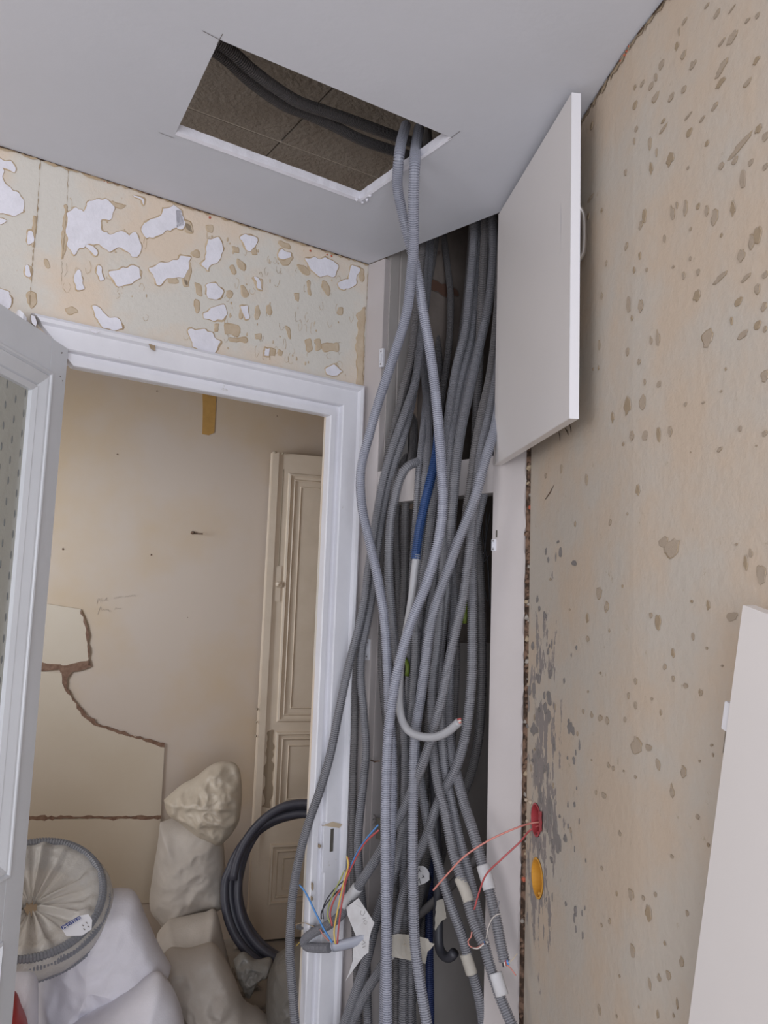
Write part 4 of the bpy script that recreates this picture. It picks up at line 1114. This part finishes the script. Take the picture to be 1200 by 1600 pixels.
conduit('dark blue conduit hanging low at the back, behind the paper tags', [(690, 1030, -.16), (682, 1150, -.16), (676, 1300, -.16), (671, 1400, -.16), (671, 1489, -.16), (672, 1566, -.16), (672, 1600, -.16)], .0115, M_navy, top=False)
# smooth sheathed pieces low down
dk, _ = conduit('dark smooth sheath with a hooked end, hanging by the tape flag at lower right', [(676, 1180, -.05), (680, 1260, -.04), (684, 1340, -.03), (685, 1405, -.03), (685, 1440, -.03), (685, 1468, -.025), (688, 1485, -.02), (696, 1495, -.015), (704, 1495, -.01), (710, 1488, -.008)], .012, M_black, top=False, bottom=False, corr=False, name='cable_sheath', cat='sheath')
blob('tape_flag', [(683, 1408), (692, 1405), (695, 1425), (697, 1434), (690, 1438), (684, 1446), (680, 1453), (681, 1430)], pC, 0.0, M_tapec, M_tapec, .6, dk, .8)
conduit('black smooth sheath slanting up from the lower left to the right post', [(762, 1320, -.10), (735, 1352, -.10), (707, 1382, -.10), (668, 1418, -.10), (630, 1447, -.10), (600, 1478, -.10), (570, 1520, -.10), (545, 1570, -.10)], .0115, M_condd, top=False, bottom=False, corr=False, name='cable_sheath', cat='sheath')
conduit('black smooth sheath running down to the bottom edge behind the straight front conduit', [(668, 1370, -.14), (652, 1440, -.13), (638, 1500, -.12), (618, 1547, -.12), (592, 1590, -.12), (570, 1640, -.12)], .0125, M_black, top=False, bottom=False, corr=False, name='cable_sheath', cat='sheath')
conduit('short black sheath dangling between the two straight front conduits, white tape below it', [(632, 1180, -.06), (633, 1260, -.05), (632, 1320, -.05), (634, 1360, -.05)], .013, M_black, top=False, bottom=False, corr=False, name='cable_sheath', cat='sheath')
gs, _ = conduit('short bluish smooth sleeve with its open end facing us, coloured wires spilling out', [(575, 1462, .14), (560, 1470, .145), (545, 1474, .15), (532, 1477, .155), (522, 1479, .16)], .0125, M_sleeve, top=False, bottom=False, corr=False, name='cable_sleeve', cat='sleeve')
# dark open mouth
em = P3((521, 1479, .1605)); ed = (P3((522, 1479, .16)) - P3((532, 1477, .155))); ed /= np.linalg.norm(ed)
tube('open_mouth', [em - ed * .001, em + ed * .0012], .0098, M_hole, gs, 14, .001)
tube('mouth_rim', [em + (np.cross(ed, Z) * math.cos(a) + np.cross(ed, np.cross(ed, Z)) * math.sin(a)) * .0118 for a in np.linspace(0, 6.28, 20)], .0013, M_sleeve, gs, 6, .004)
D = .165
wire(gs, [(468, 1383), (475, 1391), (483, 1405), (490, 1420), (498, 1436), (508, 1455), (522, 1477)], M_bluew, D, .0024)
wire(gs, [(542, 1338), (544, 1352), (539, 1372), (533, 1396), (526, 1430), (522, 1455), (524, 1475)], M_yel, D + .003, .0021)
wire(gs, [(544, 1340), (545, 1356), (539, 1384), (533, 1418), (529, 1450), (527, 1475)], M_red, D, .0024)
w8 = TH[14]
wire(w8, [(591, 1289), (572, 1311), (558, 1332), (548, 1354), (540, 1375), (530, 1398)], M_bluew, D - .004, .0021)
wire(w8, [(592, 1297), (574, 1313), (562, 1330), (549, 1356), (537, 1382), (524, 1402), (516, 1426), (519, 1447)], M_red, D + .002, .0024)
wire(w8, [(538, 1360), (530, 1378), (522, 1394), (514, 1414), (512, 1430), (516, 1443)], M_ygr, D, .0019)
wire(w8, [(543, 1376), (534, 1387), (524, 1396), (510, 1412), (502, 1426), (502, 1436)], M_black, D - .01, .0019)
wire(w8, [(540, 1374), (528, 1384), (514, 1400), (505, 1418), (505, 1436)], M_black, D - .013, .0017)
wire(w8, [(463, 1478), (472, 1468), (482, 1458)], M_yel, .12, .0012)
wire(w8, [(461, 1445), (474, 1442), (486, 1446), (494, 1450)], M_chip, .12, .0012)
wire(w8, [(500, 1452), (506, 1462), (514, 1470)], M_pink, .135, .0016)
tapeband(w8, [(559, 1386, .116), (552, 1396, .118), (544, 1407, .12), (539, 1415, .121)], .0148, M_tape)
s8 = conduit('stub of corrugated conduit poking out left at the bottom of the casing', [(495, 1452, .10), (482, 1450, .10), (473, 1449, .10), (464, 1447, .105)], .008, M_condd, top=False, bottom=False)


def tagpaper(parent, pts, off, m_, name='paper_tag', curl=.006):
    """a thin creased paper sheet with thickness"""
    def fn(x, y, o):
        return pC(x, y, off + o + curl * math.sin((x + y) * .09))
    P = []
    n_ = len(pts)
    for i in range(n_):
        a, b = np.array(pts[i], float), np.array(pts[(i + 1) % n_], float)
        k = max(1, int(np.linalg.norm(b - a) / 6))
        for q in range(k): P.append(a + (b - a) * q / k)
    k = len(P)
    v = [fn(x, y, .0006) for x, y in P] + [fn(x, y, 0) for x, y in P]
    f = [tuple(range(k)), tuple(range(2 * k - 1, k - 1, -1))] + [(i, (i + 1) % k, k + (i + 1) % k, k + i) for i in range(k)]
    o = link(name, v, f, m_, parent)
    bm = bmesh.new(); bm.from_mesh(o.data)
    bmesh.ops.triangulate(bm, faces=[q for q in bm.faces if len(q.verts) > 4])
    bmesh.ops.recalc_face_normals(bm, faces=bm.faces)
    bm.to_mesh(o.data); bm.free()
    return o


def text(s, org, ex, ey, size, m_, parent, name='handwriting'):
    cu_ = bpy.data.curves.new(name, 'FONT')
    cu_.body = s; cu_.size = 1.0; cu_.extrude = 0.0
    cu_.resolution_u = 2
    o = bpy.data.objects.new(name, cu_); C.objects.link(o)
    bpy.context.view_layer.update()
    me = bpy.data.meshes.new_from_object(o.evaluated_get(bpy.context.evaluated_depsgraph_get()))
    bpy.data.objects.remove(o)
    me.materials.clear(); me.materials.append(m_)
    ex = ex / np.linalg.norm(ex); ey = ey / np.linalg.norm(ey)
    ez = np.cross(ex, ey)
    R = Matrix((ex * size, ey * size, ez * size)).transposed().to_4x4()
    me.transform(Matrix.Translation(Vector(org)) @ R)
    o = bpy.data.objects.new(name, me); C.objects.link(o)
    if parent is not None:
        o.parent = parent
        o.matrix_parent_inverse = Matrix.Translation(-Vector(parent.location))
    return o


def stroke(parent, pts, fn, w_, m_, name='handwriting'):
    P = [fn(x, y) for x, y in pts]
    nr = np.cross(P[1] - P[0], Z) if False else (CAM - P[0]) * np.array([1, 1, 0])
    nr = nr / np.linalg.norm(nr)
    return flatline(name, P, w_, nr, m_, parent)


t1 = tagpaper(w8, [(560, 1403), (566, 1412), (585, 1442), (580, 1455), (577, 1468), (576, 1488), (568, 1494), (556, 1510), (546, 1524), (540, 1533), (546, 1518), (551, 1502), (551, 1482), (560, 1473), (551, 1450), (543, 1430), (541, 1418)], .15, M_tape, curl=.004)
fw = lambda x, y: pC(x, y, .15 + .0014 + .004 * math.sin((x + y) * .09))
for L in ([(564, 1423), (563, 1428), (567, 1431), (570, 1427), (570, 1423)], [(567, 1436), (572, 1434)], [(568, 1441), (570, 1438), (574, 1440), (572, 1445), (568, 1442)], [(566, 1469), (571, 1473), (566, 1476)], [(566, 1481), (571, 1478)]):
    stroke(t1, L, fw, .0011, M_ink)
t2 = tagpaper(TH[16], [(612, 1461), (622, 1459), (642, 1461), (657, 1464), (669, 1467), (671, 1472), (679, 1475), (673, 1483), (668, 1487), (665, 1506), (655, 1503), (644, 1501), (628, 1498), (612, 1495)], .088, M_tapec, curl=.002)
fw2 = lambda x, y: pC(x, y, .088 + .0016 + .002 * math.sin((x + y) * .09))
for i in range(9):
    x = random.uniform(622, 640); y = random.uniform(1465, 1494)
    stroke(t2, [(x, y), (x + random.uniform(1, 3), y + random.uniform(-2, 3))], fw2, .0008, M_tan)
tapeband(TH[16], [(616, 1463, .074), (613, 1480, .076), (608, 1494, .078)], .0142, M_tape)
t3 = tagpaper(TH[21], [(650, 1353), (661, 1353), (667, 1357), (671, 1364), (671, 1375), (664, 1380), (653, 1384), (650, 1384)], .03, M_tape, curl=.001)
fw3 = lambda x, y: pC(x, y, .0325)
for L in ([(654, 1358), (658, 1362)], [(656, 1357), (654, 1363)], [(660, 1367), (663, 1372)], [(663, 1369), (659, 1372)], [(653, 1374), (657, 1381), (655, 1372)]):
    stroke(t3, L, fw3, .0014, M_inkb)
t4 = tagpaper(dk, [(624, 1367), (631, 1365), (628, 1380), (626, 1388)], -.03, M_tape, curl=.0) 
# taped and cut ends on the right
tapeband(TH[10], [(718, 1372, .075), (726, 1390, .079), (733, 1409, .082)], .0133, M_tapec)
wire(TH[10], [(756, 1474), (745, 1481), (735, 1479), (731, 1471), (736, 1464), (737, 1456)], M_pink, .098, .0016)
wire(TH[10], [(756, 1475), (747, 1482), (738, 1481)], M_whitew, .101, .0016)
for k, mm in enumerate((M_black, M_whitew, M_bluew, M_black, M_whitew)): wire(TH[10], [(752 + k * 2, 1470), (753 + k * 2, 1478 - k)], mm, .093 + .002 * (k % 2), .0024, 'wire_end')
wire(TH[10], [(758, 1472), (762, 1455), (768, 1440), (776, 1425), (780, 1408)], M_cond, .10, .0012)
wire(TH[10], [(760, 1466), (762, 1452), (768, 1437), (775, 1430), (782, 1428)], M_whitew, .104, .0012)
tapeband(TH[12], [(754, 1352, .056), (760, 1372, .058), (765, 1390, .061)], .0148, M_tape)
for k, mm in enumerate((M_black, M_whitew, M_red, M_bluew)): wire(TH[12], [(785 + k * 2.4, 1500), (787 + k * 2.6, 1511 - k)], mm, .075, .0026, 'wire_end')
wire(TH[12], [(790, 1506), (797, 1512), (806, 1524)], M_pink, .078, .0013)
wire(TH[12], [(791, 1506), (800, 1500), (808, 1490)], M_tan, .076, .0009)
tapeband(TH[11], [(774, 1520, .062), (779, 1537, .063), (785, 1556, .064)], .0145, M_tape)
tapeband(TH[20], [(727, 1490, .026), (733, 1508, .021), (737, 1521, .017)], .0140, M_tapec)
# pink wires of the red box
bpy.context.view_layer.update()
r0 = sock_pts[0][0] - sock_pts[0][2] * .03
def rw(pts, m_, r_):
    P = [r0 + Z * random.uniform(-.006, .004)] + [P3(p) for p in pts]
    return tube('wire', P, r_, m_, rb, 7, .005)
rw([(832, 1286, .03), (806, 1294, .07), (764, 1313, .11), (726, 1338, .14), (699, 1366, .15), (677, 1391, .15)], M_pink, .0021)
rw([(830, 1296, .03), (812, 1316, .06), (783, 1343, .09), (760, 1366, .10), (749, 1393, .10), (741, 1421, .10)], M_red, .0021)
# thin black wires and a green tie in the shade of the lower cupboard
bw = empty('black_wire', P3((757, 1000, -.2)), 'thin black wires crossing in the dark lower opening, right of the conduits', 'wire')
for L in ([(750, 790), (755, 840), (762, 880), (766, 950)], [(766, 800), (757, 860), (756, 910), (762, 940)], [(742, 866), (748, 876), (756, 878), (764, 868)], [(742, 850), (752, 866), (758, 860), (760, 800)]):
    wire(bw, L, M_black, -.2, .0018)
gt = tube('cable_tie', [P3((632, 1028, .0)), P3((637, 1040, .01)), P3((636, 1056, .01))], .006, mat('green_plastic', (.16, .22, .03), .5), None, 8)
tag(gt, 'scrap of yellow-green plastic caught between conduits behind the foremost one', 'cable tie')
gt2 = tube('cable_tie', [P3((727, 942, -.06)), P3((727, 958, -.05)), P3((726, 974, -.05))], .006, bpy.data.materials['green_plastic'], None, 8)
tag(gt2, 'dark olive plastic scrap at the right of the bundle below the middle rail', 'cable tie')
cop, _ = conduit('thin brown copper pipe standing at the back between the lower conduits', [(640, 1130, -.13), (626, 1180, -.13), (624, 1250, -.13), (622, 1330, -.13), (622, 1600, -.13)], .010, mat('old_copper', (.18, .085, .06), .5), top=False, corr=False, name='pipe', cat='pipe')

# ================================================================ BACK ROOM
def Yp(x, y, Y):
    r = ray(x, y)
    return CAM + r * (Y / r[1])


# fallen board pieces leaning on the wall
bd = empty('broken_board', B(-1.2, 0, .04), 'pale broken wallboard pieces leaning on the back wall, jagged cracked right edge', 'board')


def boardpiece(name, pts, o0, o1, m_=M_board, jag=()):
    P = []
    n_ = len(pts)
    for i in range(n_):
        a, b = np.array(pts[i], float), np.array(pts[(i + 1) % n_], float)
        k = max(1, int(np.linalg.norm(b - a) / 6)) if i in jag else 1
        for q in range(k): P.append(a + (b - a) * q / k + (rng.normal(0, 1.1, 2) if q else 0))
    p3 = [pB(x, y, o1) for x, y in P]
    return prism(name, p3, -NB * (o1 - o0), m_, bd)


boardpiece('board_piece', [(20, 938), (75, 944), (126, 952), (136, 985), (138, 1036), (100, 1042), (20, 1045)], .002, .008, jag=(2, 3, 4))
boardpiece('board_piece', [(20, 1047), (96, 1051), (97, 1068), (112, 1092), (128, 1112), (146, 1130), (180, 1143), (215, 1152), (257, 1166), (251, 1275), (20, 1277)], .002, .009, jag=(1, 2, 3, 4, 5, 6, 7))
boardpiece('board_piece', [(20, 1281), (251, 1278), (241, 1411), (20, 1411)], .002, .0085)
boardpiece('broken_core', [(60, 1036), (98, 1040), (118, 1036), (140, 1031), (142, 1041), (128, 1047), (112, 1050), (105, 1060), (104, 1076), (92, 1060), (93, 1046), (60, 1049)], .001, .0085, M_core, jag=(0, 1, 2, 3, 4, 5, 6, 7, 8, 9))
boardpiece('broken_core', [(125, 953), (128.5, 958), (137.5, 985), (140.5, 1020), (141, 1040), (138, 1040), (137, 1010), (133, 978)], .001, .0085, M_core, jag=(1, 2, 3, 5, 6, 7))
boardpiece('broken_core', [(99, 1072), (105, 1076), (115.5, 1093), (131.5, 1112), (149, 1129), (188, 1143), (230, 1154.5), (257, 1161), (257, 1168), (215, 1155), (146, 1133), (125, 1112)], .001, .0095, M_core, jag=(1, 2, 3, 4, 5, 6, 8, 9, 10, 11))
boardpiece('joint_core', [(20, 1275), (130, 1275.5), (252, 1274.5), (252, 1279), (215, 1280), (130, 1279), (20, 1282)], .001, .0092, M_core, jag=(0, 1, 3, 4, 5))
# marks on the back wall
prism('ochre_strip', [pB(*p, .003) for p in [(316, 600), (338, 604), (337, 640), (335, 676), (326, 680), (316, 678), (317, 640)]], -NB * .002, M_ochre, wb)
sc_ = empty('wall_hook', pB(304, 833, .0), 'small dark bent nail sticking out of the back wall', 'nail')
rock('nail_head', pB(301, 832, .006), .010, M_dark, sc_, 1, 5)
tube('nail_shank', [pB(301, 832, .004), pB(308, 834, .03), pB(317, 834, .035)], .0025, M_dark, sc_, 6)
for (x, y, r_) in [(183, 710, .004), (98, 858, .005), (236, 867, .004), (245, 611, .003), (433, 650, .003), (293, 965, .002)]: rock('nail_hole', pB(x, y, .001), r_, M_dark, wb, 1, x)
fb = lambda x, y: pB(x, y, .0015)
M_pencil = mat('faint_pencil', (0.36, 0.30, 0.25), .8)
T8 = lambda L: [(100 + x / 7.5, 900 + y / 7.5) for x, y in L]
for L in ([(385, 330), (395, 275), (405, 258), (418, 275), (400, 300)], [(425, 310), (440, 260), (450, 300), (462, 275), (470, 295), (488, 270), (500, 250), (492, 290), (515, 280)], [(585, 270), (598, 250), (605, 268), (620, 245), (632, 262), (650, 240), (662, 250), (678, 238)], [(722, 248), (735, 230), (750, 245), (765, 228), (780, 240), (800, 222), (812, 240), (822, 220), (840, 240)],
          [(395, 450), (415, 385), (430, 355), (440, 372), (428, 400)], [(445, 410), (462, 385), (478, 405), (490, 385), (505, 402), (515, 385), (530, 420), (545, 400), (550, 415)], [(592, 395), (610, 365), (622, 385), (640, 378), (655, 385), (670, 375)]):
    stroke(wb, T8(L), fb, .0015, M_pencil)

# old panelled door leaning on the back wall
pdr = empty('old_door', B(-.05, 0, .06), 'old cream panelled door leaning at the back right of the doorway, behind the black coil', 'door')
so = .075
sE = (pB(405, 1100, so) - QB) @ DB
ztop = pB(425, 706, so)[2]


def Pd(s, z, o=0.0): return B(sE + s, z, so + o)


box('slab', Pd, 0, .70, .01, ztop, -.04, 0, M_cream, pdr, .002)
box('closing_strip', Pd, .0, .035, .01, ztop, .0, .012, M_cream, pdr, .002)
box('rod_groove', Pd, .058, .0625, ztop - .62, ztop - .08, -.001, .0012, M_creamline, pdr)
rock('bolt_knob', Pd(.062, ztop - .64, .012), .016, M_cream, pdr, 2, 4)
box('bolt_plate', Pd, .045, .075, ztop - .72, ztop - .55, 0, .005, M_cream, pdr, .002)
MP = [(0, 0), (.004, .010), (.012, .012), (.018, .004), (.028, .002), (.034, .008), (.040, .001)]


def zof(y): return pB(440, y, so)[2]


for (za, zb, s0) in ((zof(1128), zof(738), .085), (zof(1272), zof(1143), .085), (.16, zof(1318), .085)):
    mould('panel_moulding', Pd, s0, .60, za, zb, MP, M_cream, pdr)
    mould('panel_field', Pd, s0 + .062, .54, za + .062, zb - .062, [(0, .0), (.003, .005), (.008, .001)], M_cream, pdr) if zb - za > .2 else None
blob('bare_wood', [(418, 1144), (428, 1142), (427, 1200), (424, 1262), (412, 1262), (414, 1200)], lambda x, y, o: pB(x, y, so + o), .0015, mat('bare_brown', (.34, .26, .18), .8), M_cream, .8, pdr)
for (x, y) in [(430, 707), (442, 709), (402, 1108), (401, 1128), (400, 1150)]: rock('paint_loss', pB(x, y, so + .012), .007, M_creamline, pdr, 1, x)

# coil of dark cable leaning in front of it
def coil(name, c, nrm, R, turns, r_, m_, seg=10, spread=.03, parent=None, corr=False):
    nrm = nrm / np.linalg.norm(nrm)
    u = np.cross(nrm, Z); u /= np.linalg.norm(u); v = np.cross(nrm, u)
    P = []
    N = 56 * turns
    lay = [(0, 0), (1, .3), (0.1, 1), (1.1, 1.2), (0, 2), (1, 2.2), (2, .6), (2, 1.6), (.5, 3)]
    for i in range(N + 1):
        t = i / 56.0; k = int(min(turns - 1, t)); fr_ = t - k
        a0 = lay[k % 9]; a1 = lay[(k + 1) % 9]
        sm = max(0, (fr_ - .8) / .2)
        dr = (a0[0] * (1 - sm) + a1[0] * sm) * r_ * 2.05; dn = (a0[1] * (1 - sm) + a1[1] * sm) * r_ * 2.05
        a = 2 * math.pi * t
        w_ = 1 + .012 * math.sin(3 * a + k * 1.7)
        P.append(c + (u * math.cos(a) + v * math.sin(a)) * (R - dr) * w_ + nrm * dn)
    P = np.array(P)
    if corr: return tube(name, P, r_, m_, parent, 8, rings=.009, amp=.002)
    return tube(name, P, r_, m_, parent, seg, .02)


cc = Yp(476, 1384, 3.45)
co = coil('cable_coil', cc, np.array([-.22, -1, .22]), .305, 5, .017, M_coil, 12)
tag(co, 'large coil of charcoal cable standing against the old cream door, seen through the doorway', 'cable coil')

from mathutils import noise as mn


def sack(name, outline, Y, thick, m_, label, cat, sd=0, wr_=.012, fold=9.0, parent=None, front=.55, sharp=.5, smooth_outline=True, group=None):
    P = np.array([Yp(x, y, Y) for x, y in outline])
    pts = catmull(np.vstack([P, P[:1]]), .011) if smooth_outline else P
    pts = pts[:-1]
    n_ = len(pts); c = pts.mean(0)
    R = 26
    vy = ray(*np.mean(outline, 0)); vy = vy * np.array([1, 1, 0]); vy /= np.linalg.norm(vy)
    V = []
    for side in (-1, 1):
        for k in range(R + 1):
            q = k / R
            for i in range(n_):
                if side == 1 and k == R: continue
                p = c + (pts[i] - c) * q
                dpt = thick * (max(0, 1 - q ** 2.6)) ** sharp * (front if side == -1 else 1 - front)
                p = p + vy * side * dpt
                nv = Vector((p[0] * fold * .6 + sd, p[1] * 2 + sd * 2, p[2] * fold * .6))
                w1 = mn.noise(nv) * 1.4
                w2 = 1 - 2 * abs(mn.noise(nv * 2.3 + Vector((3, 1, 7))))
                w3 = 1 - 2 * abs(mn.noise(nv * 5.1))
                p = p + vy * side * wr_ * (w1 + .9 * w2 + .35 * w3) * min(1, (1 - q) * 5 + .15)
                V.append(p)
    F = []
    o1 = 0
    for k in range(R):
        for i in range(n_):
            j = (i + 1) % n_
            F.append((k * n_ + i, k * n_ + j, (k + 1) * n_ + j, (k + 1) * n_ + i))
    o2 = (R + 1) * n_
    for k in range(R):
        for i in range(n_):
            j = (i + 1) % n_
            def id2(kk, ii): return (R * n_ + ii) if kk == R else (o2 + kk * n_ + ii)
            F.append((id2(k, j), id2(k, i), id2(k + 1, i), id2(k + 1, j)))
    o = link(name, V, F, m_, parent, smooth=True)
    bm = bmesh.new(); bm.from_mesh(o.data)
    bmesh.ops.remove_doubles(bm, verts=bm.verts, dist=.0008)
    bmesh.ops.recalc_face_normals(bm, faces=bm.faces)
    bm.to_mesh(o.data); bm.free()
    if label: tag(o, label, cat, group or {'sack': 'sacks piled in the back room', 'bag': 'plastic bags in the back room'}.get(cat))
    return o


sack('rubble_sack', [(250, 1285), (280, 1278), (320, 1282), (345, 1300), (352, 1350), (356, 1400), (352, 1412), (325, 1424), (290, 1440), (262, 1458), (250, 1440), (234, 1415), (238, 1370), (246, 1320)], 3.62, .34, M_sackb, 'tall dusty woven rubble sack standing at the back, crumpled plastic stuffed on top', 'sack', 1, .013)
sack('plastic_bag', [(256, 1250), (264, 1242), (285, 1225), (305, 1214), (328, 1196), (345, 1190), (366, 1192), (375, 1205), (378, 1240), (374, 1280), (364, 1300), (352, 1314), (340, 1322), (325, 1314), (306, 1305), (280, 1285), (262, 1272)], 3.52, .20, M_bag, 'crumpled pale translucent plastic bag on top of the tall dusty sack', 'bag', 5, .024, 11, sharp=.7)
sack('rubble_sack', [(262, 1440), (290, 1434), (320, 1428), (338, 1425), (350, 1470), (362, 1520), (372, 1570), (330, 1590), (270, 1560), (250, 1500), (245, 1462)], 3.38, .30, M_sackb, 'dusty woven sack lying under the tall one, partly hidden by crumpled cloth', 'sack', 9, .012)
sack('rubble_sack', [(252, 1500), (262, 1484), (290, 1486), (316, 1480), (332, 1478), (350, 1500), (368, 1535), (385, 1572), (410, 1590), (430, 1610), (420, 1680), (330, 1700), (290, 1640), (278, 1580), (268, 1545), (252, 1520)], 3.02, .30, M_sackb, 'loose slumped beige sack with deep folds in front of the dusty ones', 'sack', 14, .026, 11)
sack('rubble_sack', [(60, 1500), (62, 1440), (90, 1415), (140, 1400), (170, 1392), (195, 1390), (214, 1398), (228, 1430), (245, 1468), (262, 1500), (268, 1512), (255, 1525), (225, 1538), (190, 1555), (150, 1578), (115, 1602), (90, 1640), (60, 1640), (55, 1560)], 2.78, .34, M_sack, 'big plump white woven sack at front left, wrapped coil resting on its shoulder', 'sack', 21, .017, 7)
sack('rubble_sack', [(95, 1612), (130, 1590), (170, 1568), (210, 1545), (245, 1524), (262, 1535), (278, 1560), (288, 1600), (292, 1680), (280, 1760), (180, 1790), (90, 1760), (80, 1680)], 2.58, .36, M_sack, 'white woven sack lowest in front, cut by the bottom edge of the photo', 'sack', 27, .018, 8)
sack('rubble_sack', [(10, 1500), (40, 1505), (56, 1512), (60, 1545), (60, 1600), (62, 1700), (20, 1760), (-40, 1740), (-40, 1560)], 2.50, .25, M_sack, 'bluish white sack squeezed in beside the open glazed door', 'sack', 31, .008)
sack('plastic_bag', [(0, 1550), (24, 1552), (34, 1575), (44, 1602), (50, 1700), (10, 1760), (-40, 1700), (-40, 1580)], 2.30, .2, M_redbag, 'corner of a bright red plastic bag by the open glazed door', 'bag', 33, .006)
sack('plastic_bag', [(430, 1496), (455, 1482), (485, 1478), (500, 1500), (510, 1560), (505, 1620), (470, 1640), (430, 1630), (416, 1580), (418, 1530)], 3.05, .3, M_filmg, 'grey see-through plastic bag on the floor just inside the doorway', 'bag', 41, .014, 12)
sack('plastic_scrap', [(365, 1500), (380, 1488), (400, 1500), (425, 1498), (420, 1520), (402, 1536), (388, 1560), (372, 1530)], 3.25, .08, M_filmg, 'crumpled grey plastic scrap on the debris between the sacks and the coil', 'plastic scrap', 47, .018, 18)

# film-wrapped coil of grey conduit on the sack
wc = Yp(48, 1418, 2.66)
nw = np.array([.16, -.62, 1.0]); nw /= np.linalg.norm(nw)
wt = empty('wrapped_coil', wc - Z * .1, 'coil of grey conduit wrapped in clear film with a white label, at far left', 'conduit coil')
coil('coiled_tube', wc - nw * .03, nw, .222, 9, .0125, M_coilg, 10, parent=wt, corr=True)
u = np.cross(nw, Z); u /= np.linalg.norm(u); vv_ = np.cross(nw, u)
V, F = [], []
NS, NR = 180, 20
for i in range(NS):
    a = 2 * math.pi * i / NS
    pl = (1 - 2 * abs(math.sin(a * 6.5 + math.sin(a * 3)))) * .55 + math.sin(a * 23 + 1) * .3
    for j in range(NR):
        b = 2 * math.pi * j / NR
        tr_ = .058
        rr2 = .178 + math.cos(b) * (tr_ + .004) + (0 if math.cos(b) > 0 else -.095 * (-math.cos(b)) ** 2)
        hh = math.sin(b) * (tr_ * .95) * (1 if math.cos(b) > -.2 else .6)
        kk = .0085 * pl * (1.2 - math.cos(b))
        V.append(wc + (u * math.cos(a) + vv_ * math.sin(a)) * rr2 + nw * (hh + kk))
for i in range(NS):
    for j in range(NR):
        F.append((i * NR + j, ((i + 1) % NS) * NR + j, ((i + 1) % NS) * NR + (j + 1) % NR, i * NR + (j + 1) % NR))
link('film_wrap', V, F, M_film, wt, smooth=True)
lp = [Yp(x, y, 2.38 - (y - 1425) * .0005) for x, y in [(94, 1448), (124, 1431), (138, 1428), (144, 1437), (143, 1452), (128, 1462), (104, 1463)]]
ln = np.cross(lp[1] - lp[0], lp[4] - lp[0]); ln /= np.linalg.norm(ln)
if np.dot(ln, CAM - lp[0]) < 0: ln = -ln
lb = prism('label', lp, -ln * .001, M_label, wt)
bb = [Yp(x, y, 2.378 - (y - 1425) * .0005) for x, y in [(94.5, 1448), (124, 1431), (127, 1435), (98, 1453)]]
prism('label_band', bb, -ln * .0008, M_lblue, lb)
exv = bb[1] - bb[0]
text('PROTEUS', bb[3] + ln * .0015 + exv * .06, exv, bb[0] - bb[3], .012, M_label, lb, 'lettering')
for (x, y) in [(128, 1445), (134, 1441), (137, 1447), (130, 1451)]:
    stroke(lb, [(x, y), (x + 3, y + 2)], lambda a, b: Yp(a, b, 2.376 - (b - 1425) * .0005), .0025, M_ink, 'print_mark')

# rubble on the floor near the doorway
v, f = [], []
rr = random.Random(3)
for i in range(900):
    x = rr.uniform(-1.2, .1); y = rr.uniform(2.75, 3.95); s = rr.uniform(.006, .03) * (1 if rr.random() < .85 else 1.8)
    n0_ = len(v)
    for k in range(6):
        dv = [(1, 0, 0), (-1, 0, 0), (0, 1, 0), (0, -1, 0), (0, 0, 1), (0, 0, -1)][k]
        q = s * rr.uniform(.5, 1.1)
        v.append((x + dv[0] * q + rr.uniform(-.3, .3) * s, y + dv[1] * q + rr.uniform(-.3, .3) * s, max(0, s * .4 + dv[2] * q * .7)))
    for t_ in ((0, 2, 4), (2, 1, 4), (1, 3, 4), (3, 0, 4), (2, 0, 5), (1, 2, 5), (3, 1, 5), (0, 3, 5)): f.append(tuple(n0_ + q for q in t_))
tag(link('rubble', v, f, M_rub), 'brown-grey plaster rubble strewn on the floor inside the doorway', 'rubble', None, 'stuff')
